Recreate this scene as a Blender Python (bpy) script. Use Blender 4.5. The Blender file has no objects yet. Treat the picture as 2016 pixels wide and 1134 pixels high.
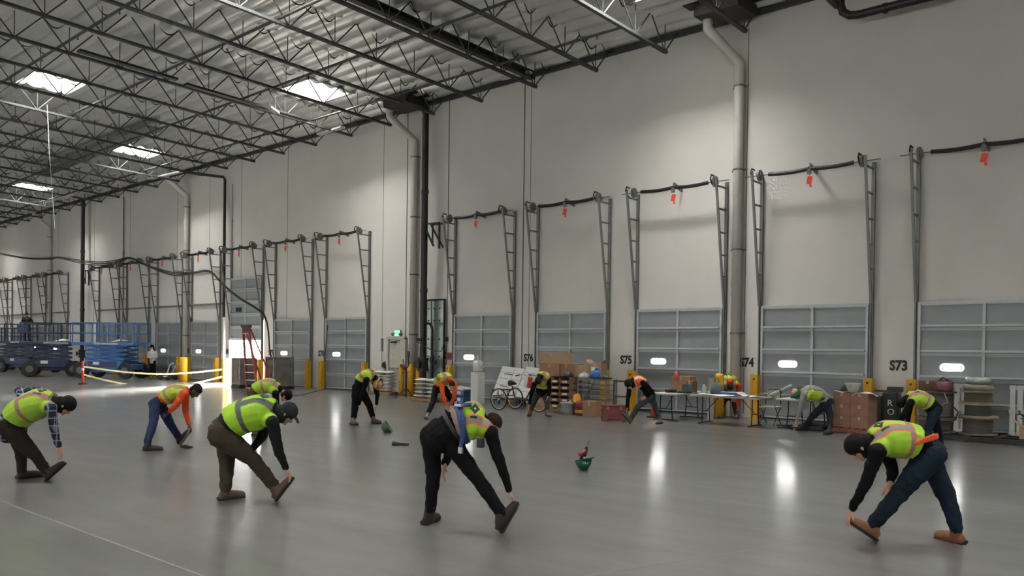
import bpy, bmesh, math, random
import numpy as np
from mathutils import Vector, Matrix
PI = math.pi
rnd = random.Random(7)
SC = bpy.context.scene
COL = SC.collection

# ------------------------------------------------------------------ camera
F_PX, CY_PX, YAW, PIT, ROL, CAMH = 1630.0, 703.3, 0.7304077, -0.00945353, 0.01222415, 1.8
def cam_axes():
    cy, sy = math.cos(YAW), math.sin(YAW)
    f = Vector((-sy*math.cos(PIT), cy*math.cos(PIT), math.sin(PIT)))
    r = Vector((cy, sy, 0)); u = r.cross(f)
    c, s = math.cos(ROL), math.sin(ROL)
    return c*r+s*u, -s*r+c*u, f
CR, CU, CF = cam_axes()
CC = Vector((0, 0, CAMH))
cam = bpy.data.cameras.new('camera')
cam.sensor_fit = 'HORIZONTAL'; cam.sensor_width = 36.0
cam.lens = F_PX/2016*36.0
cam.shift_y = (CY_PX-567)/2016.0
cam.clip_start = .05; cam.clip_end = 500
camo = bpy.data.objects.new('camera', cam); COL.objects.link(camo)
M = Matrix.Identity(4)
for i in range(3):
    M[i][0] = CR[i]; M[i][1] = CU[i]; M[i][2] = -CF[i]; M[i][3] = CC[i]
camo.matrix_world = M
SC.camera = camo
def ray(x, y): return CF + CR*((x-1008)/F_PX) - CU*((y-CY_PX)/F_PX)
def fl(x, y, z=0.0):                      # pixel -> point on the horizontal plane z
    d = ray(x, y); return CC + d*((z-CAMH)/d.z)
def wy(x, y, Y=21.35):                    # pixel -> point on a plane parallel to the dock wall
    d = ray(x, y); return CC + d*(Y/d.y)
def ad(x, y, dep): return CC + ray(x, y)*dep
def depth(p): return (Vector(p)-CC).dot(CF)

# ------------------------------------------------------------------ world, exposure
vs = SC.view_settings
vs.view_transform = 'Standard'; vs.look = 'None'; vs.exposure = 0.0; vs.gamma = 1.0
vs.use_curve_mapping = False
SKY = 70.0; SKYLIGHT = 104.0; PANE = 17.0
wd = bpy.data.worlds.new('overcast_sky'); SC.world = wd; wd.use_nodes = True
bg = wd.node_tree.nodes['Background']
bg.inputs[0].default_value = (1.0, .98, .95, 1); bg.inputs[1].default_value = SKY
# daylight enters by the one open dock door: a portal guides the sky sampling there
pl = bpy.data.lights.new('open_door_daylight', 'AREA'); pl.shape = 'RECTANGLE'; pl.size = 2.9; pl.size_y = 2.2
pl.cycles.is_portal = True
plo = bpy.data.objects.new('open_door_daylight', pl); COL.objects.link(plo)
plo.location = (-36.3, 21.6, 1.05); plo.rotation_euler = (-PI/2, 0, 0)
sn = bpy.data.lights.new('low_sun', 'SUN'); sn.energy = 230; sn.angle = math.radians(16); sn.color = (1, .96, .88)
sno = bpy.data.objects.new('low_sun', sn); COL.objects.link(sno)
sno.rotation_mode = 'QUATERNION'; sno.rotation_quaternion = Vector((.5, -1, -.25)).to_track_quat('-Z', 'Y')
SC.cycles.max_bounces = 6; SC.cycles.diffuse_bounces = 4; SC.cycles.glossy_bounces = 3
SC.cycles.sample_clamp_indirect = 6.0
SC.cycles.caustics_reflective = False; SC.cycles.caustics_refractive = False

# ------------------------------------------------------------------ materials
def s2l(c):
    return tuple((x/12.92 if x <= .04045 else ((x+.055)/1.055)**2.4) for x in c)
def hexc(h): return s2l([int(h[i:i+2], 16)/255 for i in (0, 2, 4)])
MATS = {}
def mat(name, col, rough=.7, metal=0.0, var=.12, scale=6.0, bump=0.0, bscale=None, emit=None, spec=.5):
    if name in MATS: return MATS[name]
    m = bpy.data.materials.new(name); m.use_nodes = True
    nt = m.node_tree; n = nt.nodes; l = nt.links
    b = n['Principled BSDF']
    c = hexc(col) if isinstance(col, str) else col
    b.inputs['Roughness'].default_value = rough; b.inputs['Metallic'].default_value = metal
    b.inputs['Specular IOR Level'].default_value = spec
    if emit:
        b.inputs['Base Color'].default_value = (*c, 1)
        b.inputs['Emission Color'].default_value = (*c, 1); b.inputs['Emission Strength'].default_value = emit
        MATS[name] = m; return m
    tc = n.new('ShaderNodeTexCoord')
    nz = n.new('ShaderNodeTexNoise'); nz.inputs['Scale'].default_value = scale; nz.inputs['Detail'].default_value = 4
    l.new(tc.outputs['Object'], nz.inputs['Vector'])
    mr = n.new('ShaderNodeMapRange'); mr.inputs['From Min'].default_value = .3; mr.inputs['From Max'].default_value = .7
    mr.inputs['To Min'].default_value = 1-var; mr.inputs['To Max'].default_value = 1+var
    l.new(nz.outputs['Fac'], mr.inputs['Value'])
    mx = n.new('ShaderNodeVectorMath'); mx.operation = 'SCALE'; mx.inputs[0].default_value = c
    l.new(mr.outputs['Result'], mx.inputs['Scale']); l.new(mx.outputs[0], b.inputs['Base Color'])
    if bump:
        n2 = n.new('ShaderNodeTexNoise'); n2.inputs['Scale'].default_value = bscale or scale*3; n2.inputs['Detail'].default_value = 3
        l.new(tc.outputs['Object'], n2.inputs['Vector'])
        bp = n.new('ShaderNodeBump'); bp.inputs['Strength'].default_value = bump; bp.inputs['Distance'].default_value = .02
        l.new(n2.outputs['Fac'], bp.inputs['Height']); l.new(bp.outputs[0], b.inputs['Normal'])
    MATS[name] = m; return m

def floor_material():
    m = bpy.data.materials.new('polished_concrete'); m.use_nodes = True
    nt = m.node_tree; n = nt.nodes; l = nt.links; b = n['Principled BSDF']
    tc = n.new('ShaderNodeTexCoord')
    def noise(scale, sx, sy, det=4):
        mp = n.new('ShaderNodeMapping'); mp.inputs['Scale'].default_value = (sx, sy, 1); l.new(tc.outputs['Object'], mp.inputs[0])
        z = n.new('ShaderNodeTexNoise'); z.inputs['Scale'].default_value = scale; z.inputs['Detail'].default_value = det
        l.new(mp.outputs[0], z.inputs['Vector']); return z.outputs['Fac']
    a = noise(.35, 1, 1, 5); c = noise(1.3, .55, 2.2, 4); d = noise(9, 1, 1, 3)
    def mr(v, lo, hi, f0=.3, f1=.7):
        q = n.new('ShaderNodeMapRange'); q.inputs['From Min'].default_value = f0; q.inputs['From Max'].default_value = f1
        q.inputs['To Min'].default_value = lo; q.inputs['To Max'].default_value = hi; l.new(v, q.inputs['Value']); return q.outputs['Result']
    def mul(x, y):
        q = n.new('ShaderNodeMath'); q.operation = 'MULTIPLY'; l.new(x, q.inputs[0]); l.new(y, q.inputs[1]); return q.outputs[0]
    s = mul(mul(mul(mr(a, .78, 1.18), mr(c, .82, 1.15)), mr(d, .95, 1.05)), mr(noise(.9, .25, 1.6, 5), .86, 1.12))
    v = n.new('ShaderNodeVectorMath'); v.operation = 'SCALE'; v.inputs[0].default_value = (.158, .157, .153)
    l.new(s, v.inputs['Scale']); l.new(v.outputs[0], b.inputs['Base Color'])
    b.inputs['Roughness'].default_value = .3; b.inputs['Coat Weight'].default_value = .6; b.inputs['Coat Roughness'].default_value = .15; b.inputs['Coat IOR'].default_value = 1.5
    b.inputs['IOR'].default_value = 1.5
    bp = n.new('ShaderNodeBump'); bp.inputs['Strength'].default_value = .035; bp.inputs['Distance'].default_value = .01
    l.new(noise(2.2, 1, 1, 2), bp.inputs['Height']); l.new(bp.outputs[0], b.inputs['Normal'])
    return m

WALLM = mat('painted_tilt_up_concrete', 'd6d3cd', .75, var=.035, scale=.8, bump=.04, bscale=30)
STEEL = mat('galvanised_steel', '6d706e', .5, .35, var=.1, scale=3)
TRUSS = mat('dark_primed_steel', '3a3c3b', .6, .2, var=.15, scale=2)
DARK = mat('black_steel', '17181a', .5, .2)
BLACKP = mat('black_pipe', '151516', .45, .3, var=.1)
PVC = mat('white_painted_pipe', 'cfccc4', .5, var=.04)
YEL = mat('safety_yellow_paint', 'c9981a', .5, var=.1, scale=3)
DOORP = mat('grey_door_skin', '8d9294', .5, .1, var=.05, scale=2)
DOORR = mat('galvanised_door_rail', 'b4b9bb', .45, .15, var=.06)
FOIL = mat('white_foil_insulation', 'f4f5f2', .36, .6, var=.07, scale=1.2, bump=.25, bscale=4)
RED = mat('red_plastic', '6a1a20', .45, var=.1)
REDTAG = mat('orange_red_tag', 'e2452f', .6, var=.05)
CARD = mat('brown_cardboard', '8a6a52', .85, var=.08, scale=3)
CARD2 = mat('pale_cardboard', 'a08368', .85, var=.08, scale=3)
WOODW = mat('white_painted_wood', 'c9cac6', .8, var=.08)
WOOD = mat('pallet_wood', '8c7355', .9, var=.2, scale=4)
WHITE = mat('white_plastic', 'd8d8d4', .45, var=.03)
PAPER = mat('white_paper', 'e2e1dc', .8, var=.02)
BLUEM = mat('lift_blue_paint', '2a62a0', .45, .1, var=.12, scale=2)
NAVYM = mat('lift_dark_blue_paint', '26324f', .5, .1, var=.12)
RUB = mat('black_rubber', '19191a', .8, var=.1)
LETTER = mat('black_lettering', '121212', .7, var=.02)

# ------------------------------------------------------------------ builders
def link(o, parent=None):
    COL.objects.link(o)
    if parent: o.parent = parent
    return o
def tag(o, label=None, cat=None, group=None, kind=None):
    if label: o['label'] = label
    if cat: o['category'] = cat
    if group: o['group'] = group
    if kind: o['kind'] = kind
    return o
def empty(name, loc, label=None, cat=None, group=None, rz=0):
    o = bpy.data.objects.new(name, None); o.empty_display_size = .2; link(o)
    o.location = loc; o.rotation_euler = (0, 0, rz)
    return tag(o, label, cat, group)
def copy_tree(o, parent=None):
    c = o.copy(); COL.objects.link(c)
    if parent: c.parent = parent
    for ch in list(o.children): copy_tree(ch, c)
    return c
class MB:
    def __init__(s): s.v = []; s.f = []
    def raw(s, vs, fs):
        k = len(s.v); s.v += [Vector(p) for p in vs]; s.f += [[k+i for i in f] for f in fs]; return s
    def box(s, c, d, R=None):
        x, y, z = d[0]/2, d[1]/2, d[2]/2
        P = [Vector(p) for p in ((-x,-y,-z),(x,-y,-z),(x,y,-z),(-x,y,-z),(-x,-y,z),(x,-y,z),(x,y,z),(-x,y,z))]
        if R is not None: P = [R @ p for p in P]
        c = Vector(c)
        return s.raw([p+c for p in P], [(0,3,2,1),(4,5,6,7),(0,1,5,4),(1,2,6,5),(2,3,7,6),(3,0,4,7)])
    def bar(s, a, b, w, h=None, up=(0,0,1)):                  # rectangular bar a->b
        a, b = Vector(a), Vector(b); h = h or w
        d = (b-a); L = d.length; d.normalize(); up = Vector(up)
        if abs(d.dot(up)) > .99: up = Vector((0,1,0))
        x = d.cross(up).normalized(); z = x.cross(d).normalized()
        R = Matrix((x, d, z)).transposed()
        return s.box((a+b)/2, (w, L, h), R)
    def cyl(s, a, b, r, r2=None, n=12, cap=True):
        a, b = Vector(a), Vector(b); r2 = r if r2 is None else r2
        d = (b-a).normalized(); up = Vector((0,0,1)) if abs(d.z) < .9 else Vector((1,0,0))
        x = d.cross(up).normalized(); y = d.cross(x)
        vs = []
        for p, q in ((a, r), (b, r2)):
            for i in range(n):
                t = 2*PI*i/n; vs.append(p+x*(q*math.cos(t))+y*(q*math.sin(t)))
        fs = [(i, (i+1) % n, n+(i+1) % n, n+i) for i in range(n)]
        if cap: fs += [tuple(range(n-1, -1, -1)), tuple(range(n, 2*n))]
        return s.raw(vs, fs)
    def tube(s, pts, r, n=8):
        pts = [Vector(p) for p in pts]; vs = []; N = len(pts)
        rr = r if isinstance(r, (list, tuple)) else [r]*N
        prev = None
        for i, p in enumerate(pts):
            d = (pts[min(i+1, N-1)]-pts[max(i-1, 0)]).normalized()
            if prev is None:
                up = Vector((0,0,1)) if abs(d.z) < .9 else Vector((1,0,0)); x = d.cross(up).normalized()
            else: x = (prev-d*prev.dot(d)).normalized()
            prev = x; y = d.cross(x)
            for k in range(n):
                t = 2*PI*k/n; vs.append(p+x*(rr[i]*math.cos(t))+y*(rr[i]*math.sin(t)))
        fs = [(i*n+k, i*n+(k+1) % n, (i+1)*n+(k+1) % n, (i+1)*n+k) for i in range(N-1) for k in range(n)]
        fs += [tuple(range(n-1, -1, -1)), tuple((N-1)*n+k for k in range(n))]
        return s.raw(vs, fs)
    def lathe(s, prof, c=(0,0,0), n=20, R=None):              # prof: (r, z)
        vs = []; c = Vector(c)
        for r, z in prof:
            for k in range(n):
                t = 2*PI*k/n; p = Vector((r*math.cos(t), r*math.sin(t), z))
                if R is not None: p = R @ p
                vs.append(p+c)
        N = len(prof)
        fs = [(i*n+k, i*n+(k+1) % n, (i+1)*n+(k+1) % n, (i+1)*n+k) for i in range(N-1) for k in range(n)]
        fs += [tuple(range(n-1, -1, -1)), tuple((N-1)*n+k for k in range(n))]
        return s.raw(vs, fs)
    def mesh(s, name, m, smooth=False, bevel=0):
        me = bpy.data.meshes.new(name); me.from_pydata([tuple(p) for p in s.v], [], s.f)
        if smooth:
            for p in me.polygons: p.use_smooth = len(p.vertices) <= 4
        if m: me.materials.append(m)
        me.update(); return me
    def build(s, name, m, parent=None, smooth=False, bevel=0, loc=None):
        o = bpy.data.objects.new(name, s.mesh(name, m, smooth)); link(o, parent)
        if loc is not None: o.location = loc
        if bevel:
            b = o.modifiers.new('bevel', 'BEVEL'); b.width = bevel; b.segments = 2; b.limit_method = 'ANGLE'
        return o
def struct(name, mb, m, parent=None, **k):
    o = mb.build(name, m, parent, **k)
    if not parent: o['kind'] = 'structure'
    return o
def text_mesh(txt, size, depth_=.004, bold=.0):
    cu = bpy.data.curves.new('lettering', 'FONT'); cu.body = txt; cu.size = size; cu.extrude = depth_; cu.offset = bold
    cu.resolution_u = 3
    o = bpy.data.objects.new('lettering', cu); COL.objects.link(o)
    dg = bpy.context.evaluated_depsgraph_get(); dg.update()
    me = bpy.data.meshes.new_from_object(o.evaluated_get(dg)); bpy.data.objects.remove(o); return me

# ================================================================== THE SHELL
WY = 21.35; XL, XR, YB = -95.0, 30.0, -24.0
SLOPE = .036
def cz(y): return 11.25 + SLOPE*(WY-y)           # deck height
def bz(y): return 10.37 + SLOPE*(20.6-y)         # bottom chord height
struct('floor', MB().box(((XL+XR)/2, (YB+WY)/2+.15, -.1), (XR-XL, WY-YB+.9, .2)), floor_material())
struct('ground', MB().box((-36, 40, -.12), (90, 36, .2)), mat('outside_concrete', 'cfcdc6', .9))
DOORX = {0:-6.05,-1:-10.02,-2:-14.0,-3:-17.97,-4:-21.95,-6:-29.89,-7:-33.87,-8:-37.84,-9:-41.82,-10:-45.79,-11:-49.76,-12:-53.74,-14:-61.69,-15:-65.66,-16:-69.63,-17:-73.61}
DW, DH = 2.93, 3.07
# dock wall with a hole for the open door only
w = MB(); ox0, ox1 = DOORX[-8], DOORX[-8]+DW
H = 11.9
w.box(((XL+ox0)/2, WY+.15, H/2), (ox0-XL, .3, H)); w.box(((ox1+XR)/2, WY+.15, H/2), (XR-ox1, .3, H))
w.box(((ox0+ox1)/2, WY+.15, (DH+H)/2), (DW, .3, H-DH))
struct('wall_back', w, WALLM)
struct('wall_left', MB().box((XL-.15, (YB+WY)/2, 6.5), (.3, WY-YB+.6, 13.4)), WALLM)
struct('wall_right', MB().box((XR+.15, (YB+WY)/2, 6.5), (.3, WY-YB+.6, 13.4)), WALLM)
struct('wall_front', MB().box(((XL+XR)/2, YB-.15, 6.5), (XR-XL+.6, .3, 13.6)), WALLM)
# glowing panes and frames added on the unseen front wall to brighten the ceiling
FILL_GLOW = mat('added_fill_glow', (1, .985, .95), emit=10.0)
for i in range(18):
    o = struct('skylight_or_fill_%d' % (200+i), MB().box((-80+6*i, YB+.05, 1.6), (3.0, .04, 3.0)), FILL_GLOW)
    MB().box((-80+6*i, YB+.1, 3.18), (3.3, .12, .16)).box((-81.6+6*i, YB+.1, 1.6), (.15, .12, 3.2)).box((-78.4+6*i, YB+.1, 1.6), (.15, .12, 3.2)).build('frame', STEEL, o)
# panel joints of the tilt-up wall
jn = 0
for x in (-22.39, -18.67, -18.37, -26.16, -24.72, -10.5, -33.0, -43.6, -50.46, -54.67, -37.0, -62.0, -3.4):
    jn += 1; wide = .035 if x in (-22.39, -18.67, -24.72, -50.46) else .012
    struct('trim_%d' % jn, MB().box((x, WY-.003, 5.6), (wide, .012, 11.0)), mat('joint_sealant', '4a4845' if wide > .02 else '8d8a84', .9))
jn += 1
struct('trim_%d' % jn, MB().box(((XL+XR)/2, WY-.07, 11.1), (XR-XL, .12, .2)).box(((XL+XR)/2, WY-.14, 11.19), (XR-XL, .22, .03)), TRUSS)
# skylights (two staggered rows in sight, more behind the camera)
SKYL = []
for r_, y in enumerate((17.95, 11.5, 5.0, -1.6, -8.2, -14.8, -20.5)):
    for n_ in range(-3, 7):
        x = -11.56-14.64*n_ + (-7.32 if r_ % 2 else 0)
        if XL+4 < x < XR-3: SKYL.append((x, y))
SX, SY = 1.13, .88
# quilted foil deck: sags between the sub-purlins, which run along the wall
def deck():
    ys = np.arange(YB, WY+.2, .0762*1.0001); xs = np.arange(XL, XR+.1, .488)
    X, Y = np.meshgrid(xs, ys, indexing='ij')
    ph = (Y-WY)/.61; fy = ph-np.floor(ph)
    rowi = np.floor(ph).astype(int); bay = np.floor((X+10.24)/2.44).astype(int)
    fx = (X+10.24)/2.44 - bay
    rng = np.random.RandomState(3); T = rng.rand(200, 200)
    amp = .10 + .05*T[(rowi+150) % 200, 7]+.05*T[(rowi+150) % 200, (bay+100) % 200]
    sag = amp*np.abs(np.sin(PI*fy))**.7*(.8+.2*np.sin(PI*fx)**.6)
    Z = 11.25+SLOPE*(WY-Y)-sag
    ny = len(ys); nx = len(xs)
    vs = np.stack([X, Y, Z], -1).reshape(-1, 3)
    fs = []
    for i in range(nx-1):
        xc = (xs[i]+xs[i+1])/2
        cols = [(sx, sy) for sx, sy in SKYL if abs(xc-sx) < SX]
        for j in range(ny-1):
            yc = (ys[j]+ys[j+1])/2
            if any(abs(yc-sy) < SY for _, sy in cols): continue
            fs.append((i*ny+j, i*ny+j+1, (i+1)*ny+j+1, (i+1)*ny+j))
    me = bpy.data.meshes.new('ceiling'); me.from_pydata(vs.tolist(), [], fs); me.materials.append(FOIL)
    for p in me.polygons: p.use_smooth = True
    o = bpy.data.objects.new('ceiling', me); link(o); o['kind'] = 'structure'
deck()
GLAZ = mat('skylight_glazing', (1.0, .985, .95), emit=SKYLIGHT)
CURB = mat('skylight_curb_white', 'b0b0ac', .6)
proto = None; SEEN = ()
for i, (x, y) in enumerate(SKYL):
    if proto is None:
        proto = empty('skylight', (0, 0, 0))
        c = MB(); h = 1.6
        for sx in (-1, 1): c.box((sx*(SX+.10), 0, .67), (.09, 2*SY+.3, h))
        for sy in (-1, 1): c.box((0, sy*(SY+.06), .67), (2*SX+.28, .07, h))
        for sx in (-1, 1): c.box((sx*(SX+.35), 0, .02), (.62, 2*SY+1.1, .02)); c.box((0, sx*(SY+.35), .02), (2*SX+.3, .62, .02))
        c.build('curb', CURB, proto)
        MB().box((0, 0, 1.44), (2*SX+.24, 2*SY+.2, .02)).build('glazing', GLAZ, proto)
        o = proto
    else: o = copy_tree(proto)
    o.location = (x, y, cz(y)); o.rotation_euler = (-math.atan(SLOPE), 0, 0)
    if (x, y) not in SEEN: o.name = 'skylight_or_fill_%d' % (i+1); o['kind'] = 'structure'
SEENL = {}
def sl(x, y, t):
    for o in bpy.data.objects:
        if o.parent is None and o.type == 'EMPTY' and abs(o.location.x-x) < .6 and abs(o.location.y-y) < .6:
            tag(o, t, 'skylight'); o.name = 'skylight'
            if 'kind' in o: del o['kind']
sl(-26.1, 18.2, 'blown white skylight above the tall black riser pipe by the emergency door')
sl(-40.74, 18.2, 'blown white skylight above the black conduit beside the open dock door')
sl(-55.38, 18.2, 'small far white skylight low at the left edge of the roof')
sl(-33.42, 11.6, 'large white skylight at upper left, the one farthest from the dock wall')
# roof joists
JX = [-10.24-2.44*k for k in range(-3, 28)]
strut_me = None
jlab = 'dark steel open-web roof joist running out from the dock wall'
def joist_proto():
    t = empty('roof_joist', (0, 0, 0), jlab, 'roof joist', 'open-web roof joists under the foil deck')
    y0, y1 = 1.2, 20.62
    b = MB()
    for s_ in (-.035, .035): b.bar((s_, y0, bz(y0)), (s_, y1, bz(y1)), .05, .075)
    b.build('bottom_chord', TRUSS, t)
    a = MB()
    for s_ in (-.035, .035): a.bar((s_, y0, bz(y0)+.87), (s_, WY-.1, bz(WY)+.87), .04, .04)
    a.build('top_chord', FOIL, t)
    m = MB()
    m.cyl((0, 0, 0), (0, 0, .86), .014, n=6); m.cyl((0, 0, 0), (0, -.76, .86+.76*SLOPE), .021, n=6); m.cyl((0, 0, 0), (0, .76, .86-.76*SLOPE), .021, n=6)
    m.box((0, 0, 0), (.05, .16, .1))
    me = m.mesh('web_struts', TRUSS)
    y = 20.55
    while y > 2:
        o = bpy.data.objects.new('web_struts', me); link(o, t); o.location = (0, y, bz(y)); y -= 1.523
    return t
jp = joist_proto()
for k, x in enumerate(JX):
    o = jp if k == 0 else copy_tree(jp); o.location = (x, 0, 0)
    i1 = round((x+24.88)/2.44); i2 = round((x+39.52)/2.44)
    ords = ['', 'first', 'second', 'third', 'fourth', 'fifth', 'sixth', 'seventh', 'eighth', 'ninth', 'tenth', 'eleventh', 'twelfth', 'thirteenth', 'fourteenth', 'fifteenth', 'sixteenth']
    if i1 > 0: t_ = 'dark open-web roof joist, the %s to the right of the tall near riser pipe' % ords[i1]
    elif i1 == 0: t_ = 'dark open-web roof joist reaching the wall just left of the near riser pipe'
    elif i2 > 0: t_ = 'dark open-web roof joist, %s to the right of the black conduit' % ords[i2]
    else: t_ = 'far dark open-web roof joist, the %s one left of the black conduit' % ords[-i2+1]
    o['label'] = t_
m = MB(); rr_ = random.Random(11)
for x in JX:
    y = WY-.61*1
    while y > 3:
        if rr_.random() < .42 and x > -60:
            a = rr_.uniform(.12, .2); n_ = 7; V = []; xo = x+rr_.choice((-.09, .09)); w_ = rr_.uniform(.45, .6)
            for q in range(n_+1):
                f = q/n_; yy = y+w_*f; top = cz(yy)-.09-a*math.sin(PI*f); V += [(xo, yy, top), (xo, yy, top-.012-.035*math.sin(PI*f)), (xo+.03, yy, top-.02)]
            m.raw(V, [(3*q+e, 3*q+(e+1) % 3, 3*q+3+(e+1) % 3, 3*q+3+e) for q in range(n_) for e in range(3)])
        y -= .61
struct('trim_43', m, DARK)
for x, y, l in ((-10.75, 20.45, 'dark roof drain box at the head of the downspout right of dock door S75'), (-23.9, 20.5, 'dark roof drain box at the head of the downspout by the near riser')):
    t = empty('roof_drain_box', (x, y, 11.0), l, 'drain box')
    MB().box((0, 0, 0), (1.3, 1.1, .34)).build('sump', mat('dark_drain', '2b2624', .7), t, bevel=.03); MB().box((0, 0, .2), (1.9, 1.3, .06)).build('flange', DARK, t)
tag(MB().tube([(-7.75, 20.6, 11.3), (-7.72, 20.6, 10.4), (-7.66, 20.6, 10.2), (-7.5, 20.6, 10.08), (-7.3, 20.6, 10.04), (-2.0, 20.6, 10.02)], .1, 12).cyl((-6.7, 20.6, 10.03), (-6.62, 20.6, 10.03), .125, n=12).build('main_pipe', BLACKP), 'black main pipe elbowing down and running right along the top of the wall', 'pipe')
# sprinkler branch lines along the wall direction, heavy main, unlit light strips
for y, z, x1, nm in ((18.8, 10.62, -13.0, 'nearest the dock wall'), (15.75, 10.73, -5, 'second out from the dock wall'), (12.7, 10.84, -5, 'third out from the dock wall'), (9.68, 10.95, -5, 'fourth out from the dock wall')):
    m = MB().cyl((x1, y, z), (-92, y, z), .042, n=8)
    xx = x1-.8
    while xx > -80: m.cyl((xx, y, z-.04), (xx, y, z-.12), .018, n=6); m.cyl((xx, y, z-.11), (xx, y, z-.125), .03, n=6); xx -= 2.9
    tag(m.build('sprinkler_pipe', TRUSS), 'long dark sprinkler pipe parallel to the wall, the one %s' % nm, 'pipe')
m = MB().bar((-17.95, 2, 11.12+.036*8), (-17.95, 20.9, 10.78), .2, .06).bar((-17.95, 2, 11.12+.036*8+.2), (-17.95, 20.9, 10.98), .2, .06).bar((-17.95, 2, 11.12+.036*8+.1), (-17.95, 20.9, 10.88), .03, .2)
tag(m.build('roof_beam', DARK), 'thick dark steel beam running out from the wall between the slimmer joists', 'beam')
for y0, y1, x in ((10.0, 13.1, -26.9), (13.5, 18.4, -27.1)):
    m = MB().box((x, (y0+y1)/2, 10.63-.036*((y0+y1)/2-14)), (.24, y1-y0, .07), Matrix.Rotation(-.036, 3, 'X'))
    tag(m.build('strip_light', DARK), 'unlit dark strip light under the joists, %s' % ('the one farther from the wall' if y0 < 12 else 'the one nearer the wall'), 'light')
LB = mat('white_light_housing', 'c4c4c0', .5)
for (px0, py0, px1, py1, z, l) in ((295, 352, 357, 338, 10.45, 'white hanging strip light near the roof edge above the open dock door'), (628, 265, 675, 250, 10.4, 'white strip light under the roof edge left of the tall black riser'), (985, 155, 1045, 142, 10.9, 'pale strip light tucked under the roof edge beside the thick beam'), (528, 210, 545, 222, 10.45, 'small white light box at the near end of a white skylit joist'), (90, 398, 150, 382, 10.3, 'far white strip light at the left end of the roof edge')):
    a, b = fl(px0, py0, z), fl(px1, py1, z)
    t = empty('strip_light', (a+b)/2, l, 'light')
    a, b = a-t.location, b-t.location
    MB().bar(a, b, .22, .07).build('housing', LB, t); hm = MB()
    for q in (a.lerp(b, .15), a.lerp(b, .85)): hm.cyl(q, q+Vector((0, 0, .8)), .006, n=5)
    hm.build('hanger_wires', LB, t)
m = MB(); p0, p1 = fl(304, 251, 11.0), fl(77, 345, 11.0)
m.bar(p0, p1, .75, .05)
tag(m.build('cable_tray', mat('dull_tray_grey', '6a6b68', .7)), 'wide dull grey tray running under the deck between two skylights', 'cable tray')
m = MB().tube([fl(93, 207, 10.9), fl(97, 300, 8.6), fl(104, 395, 6.0), fl(108, 450, 4.6)], .008, 5)
tag(m.build('hanging_wire', LB), 'thin pale wire hanging down from the roof at the left', 'wire')

# ================================================================== DOCK DOORS
PANEM = mat('door_vision_pane', (1, .985, .95), emit=PANE)
def section_meshes():
    w, h = DW-.1, .6
    sk = MB().box((w/2, 0, h/2), (w, .03, h))
    for z in (.2, .32, .44): sk.box((w/2, -.017, z), (w-.1, .008, .012))
    rl = MB()
    rl.box((w/2, -.06, .055), (w-.16, .1, .012)).box((w/2, -.108, .075), (w-.16, .012, .05))     # bottom lip and flange
    rl.box((w/2, -.03, h-.025), (w, .035, .03)).box((w/2, -.03, .012), (w, .035, .03))
    for x in (.035, w/2, w-.035): rl.box((x, -.045, h/2), (.06, .07, h-.01))
    return sk.mesh('section', DOORP), rl.mesh('section_rails', DOORR)
SKIN, RAILS = section_meshes()
def pane_mesh():
    n = 8; r = .085; hw = .255; vs = []
    for cx, a0 in ((hw-r, -PI/2), (-(hw-r), PI/2)):
        for k in range(n+1):
            a = a0+PI*k/n; vs.append((cx+r*math.cos(a), r*math.sin(a)))
    N = len(vs); V = [(x, -.012, z) for x, z in vs]+[(x, .012, z) for x, z in vs]
    return MB().raw(V, [tuple(range(N)), tuple(range(2*N-1, N-1, -1))]+[(i, N+i, N+(i+1) % N, (i+1) % N) for i in range(N)]).mesh('vision_pane', PANEM)
PANEMESH = pane_mesh()
NUM = {0:73,-1:74,-2:75,-3:76,-4:77,-6:78,-7:79,-8:80,-9:81,-10:82,-11:83,-12:84,-14:85,-15:86,-16:87,-17:88}
def dock_door(k, idx):
    x0 = DOORX[k]; num = NUM[k]
    o = bpy.data.objects.new('door_%d' % idx, None); link(o); o.location = (x0+.05, WY-.06, 0)
    o['kind'] = 'structure'; o['label'] = 'grey sectional dock door under the wall number S%d' % num
    lift = 2.08 if k == -8 else 0
    for i in range(5):
        s_ = bpy.data.objects.new('section', SKIN); link(s_, o); s_.location = (0, 0, .01+i*.6+lift)
        r_ = bpy.data.objects.new('rails', RAILS); link(r_, s_)
    if k != -8:
        p = bpy.data.objects.new('vision_pane', PANEMESH); link(p, o); p.location = (.75, -.012, 1.5); p['label'] = 'bright slot window'
    else:
        MB().box((.75, -.03, 1.5+lift), (.5, .03, .2)).build('vision_pane', DARK, o)
    MB().box(((DW-.1)/2, -.03, 3.03+lift), (DW-.1, .05, .06)).build('top_rail', DOORR, o)
    if not lift: MB().box(((DW-.1)/2, -.05, .07), (DW-.1, .08, .09)).build('bottom_seal', RUB, o)
for i, k in enumerate(DOORX): dock_door(k, i+1)

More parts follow.
